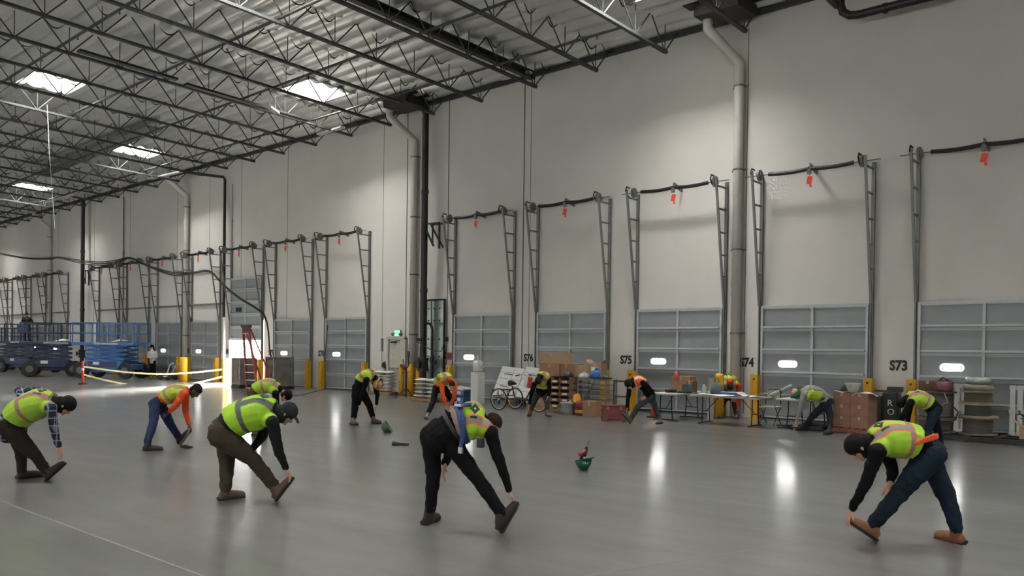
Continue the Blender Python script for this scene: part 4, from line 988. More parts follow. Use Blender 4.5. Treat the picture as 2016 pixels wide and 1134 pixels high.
wp = vd*.127+Vector((0, 0, -.045)); o.location = hr.inverted() @ (wp+Vector((-vd.y, vd.x, 0))*-.01); o.rotation_quaternion = (hr.inverted() @ Rw).to_quaternion()
t = empty('cordless_drill', p+Vector((0, 0, .1)), 'dark red cordless drill with a long bit standing in the green hard hat', 'drill')
r_ = CR.copy(); r_.z = 0; r_.normalize(); U = Vector((0, 0, 1))
MB().tube([r_*-.02+U*0, r_*-.03+U*.09], [.035, .03], 8).build('grip', DARK, t)
MB().tube([r_*-.06+U*.11, r_*-.0+U*.15, r_*.035+U*.2], [.05, .045, .035], 10).tube([r_*.02+U*.1, r_*.05+U*.2], [.02, .025], 8).build('motor_housing', RED, t, smooth=True)
MB().tube([r_*.03+U*.19, r_*.05+U*.25], [.032, .024], 10).build('chuck', DARK, t); MB().cyl(r_*.05+U*.25, r_*.09+U*.36, .006, n=6).build('bit', STEEL, t)
p = fl(765, 851)
vd = -CF.copy(); vd.z = 0; vd.normalize()
hard_hat(p+Vector((0, 0, .125))+r_*-.01, 1, OLV, 'olive green hard hat tipped on its edge on the floor', Matrix((r_*.5+U*-.86, vd*1.0, (r_*-.86-U*.5))).transposed().normalized())
p = fl(787, 877); t = empty('leather_tool_pouch', p, 'black tool in a sheath lying flat on the open floor', 'tool')
MB().tube([r_*-.14+U*.03, r_*-.05+U*.03], [.045, .04], 8).build('tool_head', DARK, t, smooth=True); MB().tube([r_*-.05+U*.03, r_*.17+U*.022], [.028, .02], 8).build('sheath', RUB, t, smooth=True)
p = fl(365, 881); t = empty('dark_glove', p, 'dark glove lying flat under the raised boot of the orange-sleeved man', 'glove')
MB().tube([r_*-.08+U*.012, r_*0+U*.015, r_*.05+U*.012], [.03, .035, .025], 8).build('palm', RUB, t, smooth=True)
for k in range(3): MB().tube([r_*.05+U*.012+vd*(.02*(k-1)), r_*.12+U*.01+vd*(.03*(k-1))], .011, 6).build('finger', RUB, t)
# saw-cut joints in the slab
a, b = fl(20, 993), fl(400, 1134); d = (b-a)
JM = mat('pale_joint_filler', '8b8a84', .6)
m = MB().bar(a-d*2.2+U*.001, b+d*1.0+U*.001, .016, .003)
tag(m.build('trim_40', JM), None, None, kind='structure')
m = MB().bar(fl(1150, 1134)+U*.001, fl(2016, 1000)+U*.001, .01, .002); tag(m.build('trim_41', JM), kind='structure')
m = MB().bar(fl(0, 741)+U*.002, fl(120, 757)+U*.002, .02, .003); tag(m.build('trim_42', JM), kind='structure')

# ================================================================== PEOPLE
TMP = bpy.data.scenes.new('tmp')
def remesh(mb, voxel, smooth=4, fac=.5):
    me = bpy.data.meshes.new('t'); me.from_pydata([tuple(p) for p in mb.v], [], mb.f); me.update()
    o = bpy.data.objects.new('t', me); TMP.collection.objects.link(o)
    r = o.modifiers.new('r', 'REMESH'); r.mode = 'VOXEL'; r.voxel_size = voxel; r.use_smooth_shade = True
    if smooth: s_ = o.modifiers.new('s', 'SMOOTH'); s_.factor = fac; s_.iterations = smooth
    vl = TMP.view_layers[0]; vl.update(); dg = vl.depsgraph; dg.update()
    out = bpy.data.meshes.new_from_object(o.evaluated_get(dg)); bpy.data.objects.remove(o); bpy.data.meshes.remove(me)
    for p in out.polygons: p.use_smooth = True
    return out
def loft(mb, pts, rads, side, n=16):
    """closed tube with elliptical rings; rads = (half width along side, half depth)"""
    pts = [Vector(p) for p in pts]; N = len(pts); V = []
    for i, p in enumerate(pts):
        d = (pts[min(i+1, N-1)]-pts[max(i-1, 0)]).normalized()
        s_ = side[i] if isinstance(side, list) else side
        x = (s_-d*s_.dot(d)).normalized(); y = d.cross(x); a, b = rads[i] if isinstance(rads[i], tuple) else (rads[i], rads[i])
        for k in range(n):
            t_ = 2*PI*k/n; V.append(p+x*(a*math.cos(t_))+y*(b*math.sin(t_)))
    F_ = [(i*n+k, i*n+(k+1) % n, (i+1)*n+(k+1) % n, (i+1)*n+k) for i in range(N-1) for k in range(n)]
    F_ += [tuple(range(n-1, -1, -1)), tuple((N-1)*n+k for k in range(n))]
    mb.raw(V, F_)
def ball(mb, c, rx, ry=None, rz=None, R=None, n=14):
    ry = ry or rx; rz = rz or rx; c = Vector(c); V = []; F_ = []; m_ = n//2+1
    for i in range(m_+1):
        a = -PI/2+PI*(i+.001)/(m_+.002)
        for k in range(n):
            b = 2*PI*k/n; p = Vector((rx*math.cos(a)*math.cos(b), ry*math.cos(a)*math.sin(b), rz*math.sin(a)))
            if R is not None: p = R @ p
            V.append(c+p)
    F_ = [(i*n+k, i*n+(k+1) % n, (i+1)*n+(k+1) % n, (i+1)*n+k) for i in range(m_) for k in range(n)]
    F_ += [tuple(range(n-1, -1, -1)), tuple(m_*n+k for k in range(n))]
    mb.raw(V, F_)
def limb(mb, pts, rads, n=14):
    pts = [Vector(p) for p in pts]; P = []; Rr = []
    for i in range(len(pts)-1):
        for q in range(4): f = q/4; P.append(pts[i].lerp(pts[i+1], f)); Rr.append(rads[i]*(1-f)+rads[i+1]*f)
    P.append(pts[-1]); Rr.append(rads[-1])
    for i, p in enumerate(pts): ball(mb, p, rads[i]*.99, n=12)
    d = (pts[1]-pts[0]).normalized(); up = Vector((0, 0, 1)) if abs(d.z) < .9 else Vector((1, 0, 0))
    mb.tube(P, Rr, n)
def hand(mb, wr, tip, nrm, curl=.5, thumb=1, sc=1.0):
    """palm, four unequal bent fingers and a side thumb; tip = where the fingers point"""
    d = (Vector(tip)-Vector(wr)).normalized(); nrm = Vector(nrm); nrm = (nrm-d*nrm.dot(d)).normalized(); s_ = d.cross(nrm)
    wr = Vector(wr)
    loft(mb, [wr-d*.02, wr+d*.02*sc, wr+d*.055*sc, wr+d*.092*sc], [(.027*sc, .022*sc), (.032*sc, .018*sc), (.042*sc, .016*sc), (.04*sc, .013*sc)], s_, 12)
    for k, L in enumerate((.078, .088, .082, .064)):
        o = (k-1.5)*.0235*sc; p = wr+d*.088*sc+s_*o; di = (d+s_*(k-1.5)*.09).normalized(); pts = [p]; L *= sc
        for q, f in enumerate((.45, .3, .25)):
            a = curl*(.5+.6*q); di2 = (di*math.cos(a)+nrm*math.sin(a)).normalized(); pts.append(pts[-1]+di2*(L*f))
        mb.tube(pts, [.0098*sc, .0092*sc, .0084*sc, .007*sc], 8)
        for i_, q in enumerate(pts): ball(mb, q, [.0098, .0092, .0084, .007][i_]*sc, n=8)
    p = wr+d*.03*sc+s_*(-.03*thumb*sc); t1 = p+(d*.6-s_*thumb*.75+nrm*.35).normalized()*.035*sc; t2 = t1+(d*.85-s_*thumb*.3+nrm*.5).normalized()*.032*sc
    mb.tube([p, t1, t2], [.014*sc, .0115*sc, .0085*sc], 8); ball(mb, t2, .0085*sc, n=8); ball(mb, t1, .0115*sc, n=8)
def head(mb, c, fwd, up, sc=1.0):
    """skull, jaw, brow, nose, lips, ears; fwd = where the face looks"""
    fwd = Vector(fwd).normalized(); up = Vector(up); up = (up-fwd*up.dot(fwd)).normalized(); s_ = fwd.cross(up)
    R = Matrix((fwd, s_, up)).transposed(); c = Vector(c)
    def P(x, y, z): return c+fwd*x*sc+s_*y*sc+up*z*sc
    ball(mb, P(-.01, 0, .03), .098*sc, .076*sc, .09*sc, R, 18); ball(mb, P(.02, 0, -.04), .07*sc, .06*sc, .075*sc, R, 16)
    ball(mb, P(.06, 0, -.095), .03*sc, .03*sc, .022*sc, R, 10); ball(mb, P(.07, 0, .028), .022*sc, .05*sc, .012*sc, R, 10)
    mb.tube([P(.082, 0, .01), P(.104, 0, -.022), P(.088, 0, -.035)], [.009*sc, .014*sc, .012*sc], 8)
    ball(mb, P(.078, 0, -.062), .012*sc, .024*sc, .009*sc, R, 8)
    for q in (-1, 1):
        ball(mb, P(-.005, q*.078, -.01), .02*sc, .009*sc, .032*sc, R, 10); ball(mb, P(.062, q*.034, -.015), .018*sc, .022*sc, .018*sc, R, 8)
    return P, R
def catmull(P, n=6):
    out = []
    for a in range(len(P)-1):
        p0, p1, p2, p3 = P[max(a-1, 0)], P[a], P[a+1], P[min(a+2, len(P)-1)]
        for q in range(n):
            f = q/n; out.append(.5*((2*p1)+(p2-p0)*f+(2*p0-5*p1+4*p2-p3)*f*f+(3*p1-p0-3*p2+p3)*f**3))
    return out+[P[-1]]
def wrinkle(me, amp, seed, freq=18):
    n = len(me.vertices); co = np.empty(n*3, np.float32); me.vertices.foreach_get('co', co); co = co.reshape(-1, 3)
    no = np.empty(n*3, np.float32); me.vertex_normals.foreach_get('vector', no); no = no.reshape(-1, 3)
    rg = np.random.RandomState(seed); h = np.zeros(n)
    for k in range(7):
        v = rg.normal(size=3); v /= np.linalg.norm(v); f = freq*(.5+rg.rand()*1.3)
        w_ = co @ v*f+rg.rand()*6+1.6*np.sin(co @ rg.normal(size=3)*6+k)
        h += (1-np.abs(np.sin(w_)))**2*(.4+.6*rg.rand())
    h = h/7-.25
    me.vertices.foreach_set('co', (co+no*(amp*h*4)[:, None]).astype(np.float32).ravel()); me.update()
def garment(name, mb, m, parent, voxel, amp=.006, seed=1, smooth=4):
    me = remesh(mb, voxel, smooth); wrinkle(me, amp, seed); me.materials.append(m)
    o = bpy.data.objects.new(name, me); link(o, parent); return o
SKIN_ = {'light': mat('light_skin', 'b88a72', .55, var=.05), 'mid': mat('brown_skin', '8a5c46', .55, var=.05), 'dark': mat('dark_skin', '4a2f24', .5, var=.05)}
def cloth(name, col, var=.12): return mat(name, col, .85, var=var, scale=9, bump=.35, bscale=60, spec=.12)
def vest_mat(name, base, stripe, edge, bands, straps, logo=True, strap_w=.035, edge_w=.014):
    """hi-vis cloth: bands across the torso at given heights, straps over the shoulders, a dark printed emblem high on the back"""
    m = bpy.data.materials.new(name); m.use_nodes = True; nt = m.node_tree; n = nt.nodes; l = nt.links; b = n['Principled BSDF']
    at = n.new('ShaderNodeAttribute'); at.attribute_name = 'torso'; sp = n.new('ShaderNodeSeparateXYZ'); l.new(at.outputs['Vector'], sp.inputs[0])
    T, Uo, Vo = sp.outputs[0], sp.outputs[1], sp.outputs[2]
    def M_(op, x, y=None):
        q = n.new('ShaderNodeMath'); q.operation = op
        for i_, z in enumerate((x, y)):
            if z is None: continue
            if isinstance(z, (int, float)): q.inputs[i_].default_value = z
            else: l.new(z, q.inputs[i_])
        return q.outputs[0]
    def near(v, c, w): return M_('LESS_THAN', M_('ABSOLUTE', M_('SUBTRACT', v, c)), w)
    def mx(a, b_): return M_('MAXIMUM', a, b_)
    st = None; ed = None; aU = M_('ABSOLUTE', Uo)
    for c in bands:
        a = near(T, c, strap_w); e = near(T, c, strap_w+edge_w); st = a if st is None else mx(st, a); ed = e if ed is None else mx(ed, e)
    for c in straps:
        a = M_('MULTIPLY', near(aU, c, strap_w), M_('GREATER_THAN', T, bands[0])); e = M_('MULTIPLY', near(aU, c, strap_w+edge_w), M_('GREATER_THAN', T, bands[0]))
        st = mx(st, a) if st is not None else a; ed = mx(ed, e) if ed is not None else e
    def mixc(fac, c1, c2):
        q = n.new('ShaderNodeMix'); q.data_type = 'RGBA'; l.new(fac, q.inputs['Factor'])
        for i_, c in ((6, c1), (7, c2)):
            if isinstance(c, tuple): q.inputs[i_].default_value = (*c, 1)
            else: l.new(c, q.inputs[i_])
        return q.outputs[2]
    nz = n.new('ShaderNodeTexNoise'); nz.inputs['Scale'].default_value = 7; tc = n.new('ShaderNodeTexCoord'); l.new(tc.outputs['Object'], nz.inputs['Vector'])
    bc = hexc(base); c0 = mixc(nz.outputs['Fac'], tuple(x*.85 for x in bc), tuple(min(1, x*1.12) for x in bc))
    c1 = mixc(ed, c0, hexc(edge)); c2 = mixc(st, c1, hexc(stripe)); out = c2
    if logo:
        dT = M_('ABSOLUTE', M_('SUBTRACT', T, .80)); dU = M_('ABSOLUTE', M_('SUBTRACT', Uo, .02)); r_1 = M_('ADD', dT, dU)
        ring = M_('MULTIPLY', M_('LESS_THAN', r_1, .075), M_('GREATER_THAN', M_('ADD', M_('MULTIPLY', dT, 1.6), dU), .022))
        bar = M_('MULTIPLY', near(Uo, -.085, .013), near(T, .78, .06)); bck = M_('GREATER_THAN', Vo, 0.03)
        lg = M_('MULTIPLY', mx(ring, bar), bck); out = mixc(lg, c2, (.012, .03, .012))
    l.new(out, b.inputs['Base Color']); b.inputs['Roughness'].default_value = .75; b.inputs['Specular IOR Level'].default_value = .3
    return m
LIME, SILV, ORG = '95bf36', '857a76', 'd8633c'
def person(spec):
    lab = spec['label']; vox = spec.get('vox', .011); bulk = spec.get('bulk', 1.0); seed = spec.get('seed', 1)
    legs = spec['legs']; heels = []
    for lg in legs: heels.append(fl(*lg['heel']) if len(lg['heel']) == 2 else Vector(lg['heel']))
    base = spec.get('base'); zoff = spec.get('z', 0)
    if zoff:
        heels = [fl(lg['heel'][0], lg['heel'][1], zoff) for lg in legs]
    D0 = sum(depth(h) for h in heels)/len(heels); D0 += spec.get('dd', 0)
    def J(p): return ad(p[0], p[1], D0+(p[2] if len(p) > 2 else 0))
    root = bpy.data.objects.new('person', None); link(root); loc = sum(heels, Vector())/len(heels); root.location = loc
    tag(root, lab, 'person')
    O = loc
    pel, mid_, che, nek, hd = [J(p)-O for p in spec['spine']]
    arms = [[J(p)-O for p in a] for a in spec['arms']]
    sdir = (arms[1][0]-arms[0][0]) if len(arms) > 1 else Vector(spec['side'])
    if 'side' in spec: sdir = Vector(spec['side'])
    sdir.normalize()
    hs = spec.get('hipside'); hdir = Vector(hs).normalized() if hs else sdir
    curve = catmull([pel, mid_, che, nek], 6)
    # ---- legs
    L = []
    for lg, h in zip(legs, heels):
        dh = depth(h); h = h-O
        hip = pel+hdir*lg['side']*.095*bulk-(mid_-pel).normalized()*.02
        an = ad(lg['ankle'][0], lg['ankle'][1], dh)-O
        kn = ad(lg['knee'][0], lg['knee'][1], (depth(hip+O)+dh)/2+(lg['knee'][2] if len(lg['knee']) > 2 else 0))-O
        tp = lg['toe']
        toe = (ad(tp[0], tp[1], dh+(tp[3] if len(tp) > 3 else 0)) if (len(tp) > 2 and tp[2] == 'up') else fl(tp[0], tp[1], zoff))-O
        L.append((hip, kn, an, h, toe))
    # ---- the body, one continuous skin
    b = MB()
    upv = Vector(spec.get('headup', (0, 0, 1))); 
    hfw = Vector(spec['face'])
    head(b, hd, hfw, upv, 1.0)
    loft(b, [nek.lerp(che, .25), nek, nek.lerp(hd, .6)], [(.062, .06), (.055, .055), (.055, .055)], sdir, 12)
    nC = len(curve)
    W0 = [.15, .135, .17, .07]; D_ = [.105, .1, .115, .06]
    def prof(A, i):
        f = i/(nC-1)*3; k = min(int(f), 2); g = f-k; g = g*g*(3-2*g); return A[k]*(1-g)+A[k+1]*g
    loft(b, curve, [(prof(W0, i)*bulk, prof(D_, i)*bulk) for i in range(nC)], sdir); ball(b, pel, .13*bulk)
    for ar in arms:
        limb(b, [ar[0], ar[1], ar[2]], [.052, .04, .027]); ball(b, ar[0], .06)
        loft(b, [ar[0], ar[0].lerp(che, .5), che], [.055, .07, .08], Vector((0, 0, 1)))
    for i, ar in enumerate(arms):
        o_ = spec['hands'][i]
        hand(b, ar[2], ar[3], Vector(o_.get('n', (0, 0, -1))), o_.get('curl', .5), o_.get('thumb', 1))
    for hip, kn, an, h, toe in L:
        limb(b, [hip, kn, an], [.082*bulk, .055, .038]); fd_ = (toe-h).normalized(); nn_ = (an-h); nn_ = (nn_-fd_*nn_.dot(fd_)).normalized(); loft(b, [an, h+fd_*.08+nn_*.06, h+fd_*.2+nn_*.052], [.034, .028, .02], fd_.cross(nn_), 10)
    body = garment('body', b, SKIN_[spec.get('skin', 'light')], root, min(vox, spec.get('bvox', .0075)), 0, seed, 2)
    # eyes
    up2 = (upv-hfw.normalized()*upv.dot(hfw.normalized())).normalized(); fw2 = hfw.normalized(); s2 = fw2.cross(up2)
    for q in (-1, 1):
        e = MB(); ball(e, hd+fw2*.073+s2*q*.034+up2*.002, .012, n=8); e.build('eye', mat('eye_dark', '2a2320', .2), body, smooth=True)
    # ---- trousers
    tr = MB(); tk = spec.get('leg_r', 1.0)
    for hip, kn, an, h, toe in L:
        cuff = an+(kn-an).normalized()*.03
        limb(tr, [hip, kn, cuff], [.108*bulk*tk, .08*tk, .066*tk]); ball(tr, kn, .078*tk)
        loft(tr, [pel, hip.lerp(kn, .25)], [.12*bulk, .1*bulk*tk], hdir)
    loft(tr, [pel-(mid_-pel).normalized()*.13, pel, pel.lerp(mid_, .5), pel.lerp(mid_, .75)], [(.15*bulk, .115*bulk), (.168*bulk, .135*bulk), (.162*bulk, .125*bulk), (.15*bulk, .115*bulk)], hdir)
    garment('trousers', tr, cloth(*spec['trousers']), root, vox, .011, seed+1)
    # ---- boots
    for hip, kn, an, h, toe in L:
        fd = (toe-h).normalized(); n_ = (an-h); n_ = (n_-fd*n_.dot(fd)).normalized(); sd = fd.cross(n_); FL = .315
        bt = MB(); Pt = lambda x, z: h+fd*x*FL+n_*z
        loft(bt, [Pt(-.02, .05), Pt(.12, .055), Pt(.45, .055), Pt(.75, .047), Pt(.95, .038), Pt(1.02, .03)], [(.036, .045), (.05, .058), (.05, .058), (.058, .05), (.052, .042), (.03, .025)], sd, 14)
        limb(bt, [Pt(.2, .07), an+(kn-an).normalized()*.06], [.058, .06])
        o = garment('boot', bt, mat(*spec['boots']), root, vox*.85, .003, seed+2, 3)
        so = MB(); loft(so, [Pt(-.05, .016), Pt(.1, .016), Pt(.45, .016), Pt(.75, .018), Pt(1.0, .02), Pt(1.05, .022)], [(.04, .018), (.055, .018), (.055, .016), (.064, .016), (.05, .016), (.02, .01)], sd, 12)
        so.build('sole', mat(*spec.get('sole', ('dark_boot_sole', '1c1916', .85))), o, smooth=True)
    # ---- jacket / shirt
    jk = MB(); jr = spec.get('jr', 1.0)
    WJ = [.165, .155, .19, .085]; DJ = [.125, .125, .135, .075]
    loft(jk, curve[2:], [(prof(WJ, i)*bulk*jr, prof(DJ, i)*bulk*jr) for i in range(2, nC)], sdir)
    hem = spec.get('hem', 0)
    if hem: loft(jk, [pel-(mid_-pel).normalized()*hem, pel, curve[3]], [(.175*bulk, .14*bulk), (.18*bulk, .145*bulk), (.175*bulk, .14*bulk)], hdir)
    for ar in arms:
        wr = ar[2]+(ar[1]-ar[2]).normalized()*spec.get('cuff', .02)
        if spec.get('short_sleeve'): wr = ar[1].lerp(ar[2], .05)
        limb(jk, [ar[0], ar[1], wr], [.072*jr, .058*jr, .043*jr]); ball(jk, ar[0], .08*jr)
        loft(jk, [ar[0], ar[0].lerp(che, .5), che], [.068*jr, .07*jr, .075*jr], Vector((0, 0, 1)))
    loft(jk, [che.lerp(nek, .7), nek, nek.lerp(hd, .35)], [.09, .078, .068], sdir, 12)
    jm = spec['jacket']; jm = jm if not isinstance(jm, tuple) else cloth(*jm)
    garment('jacket', jk, jm, root, vox, .009, seed+3)
    # ---- vest with torso coordinates for its stripes
    if spec.get('vest'):
        vk = MB(); v0 = spec.get('vest_from', 3)
        WV = [.2, .195, .212, .115]; DV = [.155, .155, .16, .1]
        loft(vk, curve[v0:-1], [(prof(WV, i)*bulk, prof(DV, i)*bulk) for i in range(v0, nC-1)], sdir)
        for ar in arms: loft(vk, [ar[0].lerp(che, .1), ar[0].lerp(che, .5), che], [(.082, .088), (.1, .11), (.11, .11)], Vector((0, 0, 1)))
        if spec.get('flap'):
            q = [J(p)-O for p in spec['flap']]; loft(vk, q, [(.1, .03), (.12, .025), (.11, .015)], sdir)
        me = remesh(vk, vox, 4); wrinkle(me, .006, seed+4)
        if spec.get('vshift'): me.transform(Matrix.Translation(spec['vshift']))
        n = len(me.vertices); co = np.empty(n*3, np.float32); me.vertices.foreach_get('co', co); co = co.reshape(-1, 3)
        C_ = np.array([tuple(p) for p in catmull([pel, mid_, che, nek], 14)]); seg = np.diff(C_, axis=0); cum = np.concatenate([[0], np.cumsum(np.linalg.norm(seg, axis=1))]); tot = cum[-1]
        best = np.full(n, 1e9); T = np.zeros(n); Q = np.zeros((n, 3)); Tan = np.zeros((n, 3))
        for i in range(len(seg)):
            s_ = seg[i]; LL = s_ @ s_; f = ((co-C_[i]) @ s_)/LL
            fc = np.clip(f, 0, 1) if 0 < i < len(seg)-1 else (np.minimum(f, 1) if i == 0 else np.maximum(f, 0))
            q = C_[i]+fc[:, None]*s_; dd = ((co-q)**2).sum(1); w_ = dd < best
            best[w_] = dd[w_]; T[w_] = (cum[i]+fc[w_]*np.sqrt(LL))/tot; Q[w_] = q[w_]; Tan[w_] = s_/np.sqrt(LL)
        sv = np.array(sdir); S = sv-Tan*(Tan @ sv)[:, None]; S /= np.linalg.norm(S, axis=1)[:, None]; B = np.cross(Tan, S)
        bsign = np.sign((B @ np.array(spec['back'])).mean()); dl = co-Q
        A = np.stack([T, (dl*S).sum(1), (dl*B).sum(1)*bsign], 1).astype(np.float32)
        at = me.attributes.new('torso', 'FLOAT_VECTOR', 'POINT'); at.data.foreach_set('vector', A.ravel())
        me.materials.append(spec['vest']); o = bpy.data.objects.new('vest', me); link(o, root)
    # ---- what covers the head
    hw = spec.get('hat')
    P_ = hd; R = Matrix((fw2, s2, up2)).transposed()
    if hw and hw[0] in ('beanie', 'hood', 'hair'):
        hk = MB()
        if hw[0] == 'hair':
            ball(hk, P_-fw2*.02+up2*.045, .104, .084, .085, R, 18); ball(hk, P_-fw2*.045-up2*.01, .07, .076, .08, R, 14)
        else:
            ball(hk, P_-fw2*.016+up2*.042, .113, .094, .1, R, 18); ball(hk, P_-fw2*.04-up2*.015, .08, .085, .085, R, 14)
        if hw[0] == 'hood':
            ball(hk, P_-fw2*.03-up2*.06, .1, .1, .1, R, 14); loft(hk, [P_-fw2*.06-up2*.03, nek.lerp(hd, .2), nek.lerp(che, .15)], [.095, .09, .1], sdir)
        if len(hw) > 3 and hw[3] == 'brim': loft(hk, [P_+fw2*.07+up2*.05, P_+fw2*.12+up2*.045, P_+fw2*.17+up2*.03], [(.07, .008), (.075, .008), (.05, .006)], s2)
        garment(hw[0] if hw[0] != 'hair' else 'hair', hk, cloth(hw[1], hw[2]), root, vox*.9, .004, seed+5, 3)
    if hw and hw[0] == 'hard_hat':
        hard_hat(P_+up2*.05-fw2*.005, 1, mat(hw[1], hw[2], .4), None, R, root)
    return root, dict(pel=pel, mid=mid_, che=che, nek=nek, hd=hd, arms=arms, legs=L, O=O, side=sdir, curve=curve)
DEPTH_ = CF.copy(); DEPTH_.z = 0; DEPTH_.normalize(); RIGHT = CR.copy(); RIGHT.z = 0; RIGHT.normalize()
def W_(r, d, u): return RIGHT*r+DEPTH_*d+Vector((0, 0, u))
V_A = vest_mat('vest_lime_silver_orange', LIME, SILV, ORG, [.42], [.1])
V_B = vest_mat('vest_lime_plain_grey', '93c02f', '4f534f', '5d655a', [.45], [.1])
V_C = vest_mat('vest_dull_yellow', 'a8bf4a', '8f7c66', 'b07845', [.42], [.1], logo=False)
V_O = vest_mat('vest_orange', 'cf4a26', 'c8b49a', 'd96a35', [.35, .6], [.1], logo=False)
V_P = vest_mat('vest_lime_brownish', '8db036', '80665a', '9a7454', [.45], [.09])
DBOOT = ('dark_boot_leather', '17130f', .7); TBOOT = ('tan_boot_leather', '7a4f36', .65); BBOOT = ('brown_boot_leather', '4a3a2c', .7); GBOOT = ('grey_shoe', '4f4c48', .6)
def plaid_mat():
    m = cloth('navy_plaid_flannel', '23283a', .1); nt = m.node_tree; n = nt.nodes; l = nt.links; b = n['Principled BSDF']
    tc = n.new('ShaderNodeTexCoord'); src = b.inputs['Base Color'].links[0].from_socket; cur = src
    for ax in ('X', 'Y', 'Z'):
        w = n.new('ShaderNodeTexWave'); w.wave_type = 'BANDS'; w.bands_direction = ax; w.inputs['Scale'].default_value = 3.2; l.new(tc.outputs['Object'], w.inputs['Vector'])
        g = n.new('ShaderNodeMath'); g.operation = 'GREATER_THAN'; g.inputs[1].default_value = .93; l.new(w.outputs['Fac'], g.inputs[0])
        h = n.new('ShaderNodeMath'); h.operation = 'MULTIPLY'; h.inputs[1].default_value = .45; l.new(g.outputs[0], h.inputs[0])
        q = n.new('ShaderNodeMix'); q.data_type = 'RGBA'; l.new(h.outputs[0], q.inputs['Factor']); l.new(cur, q.inputs[6]); q.inputs[7].default_value = (.32, .36, .42, 1); cur = q.outputs[2]
    l.new(cur, b.inputs['Base Color']); return m
PLAID = plaid_mat()
BLK = ('black_jersey', '0c0d0e')
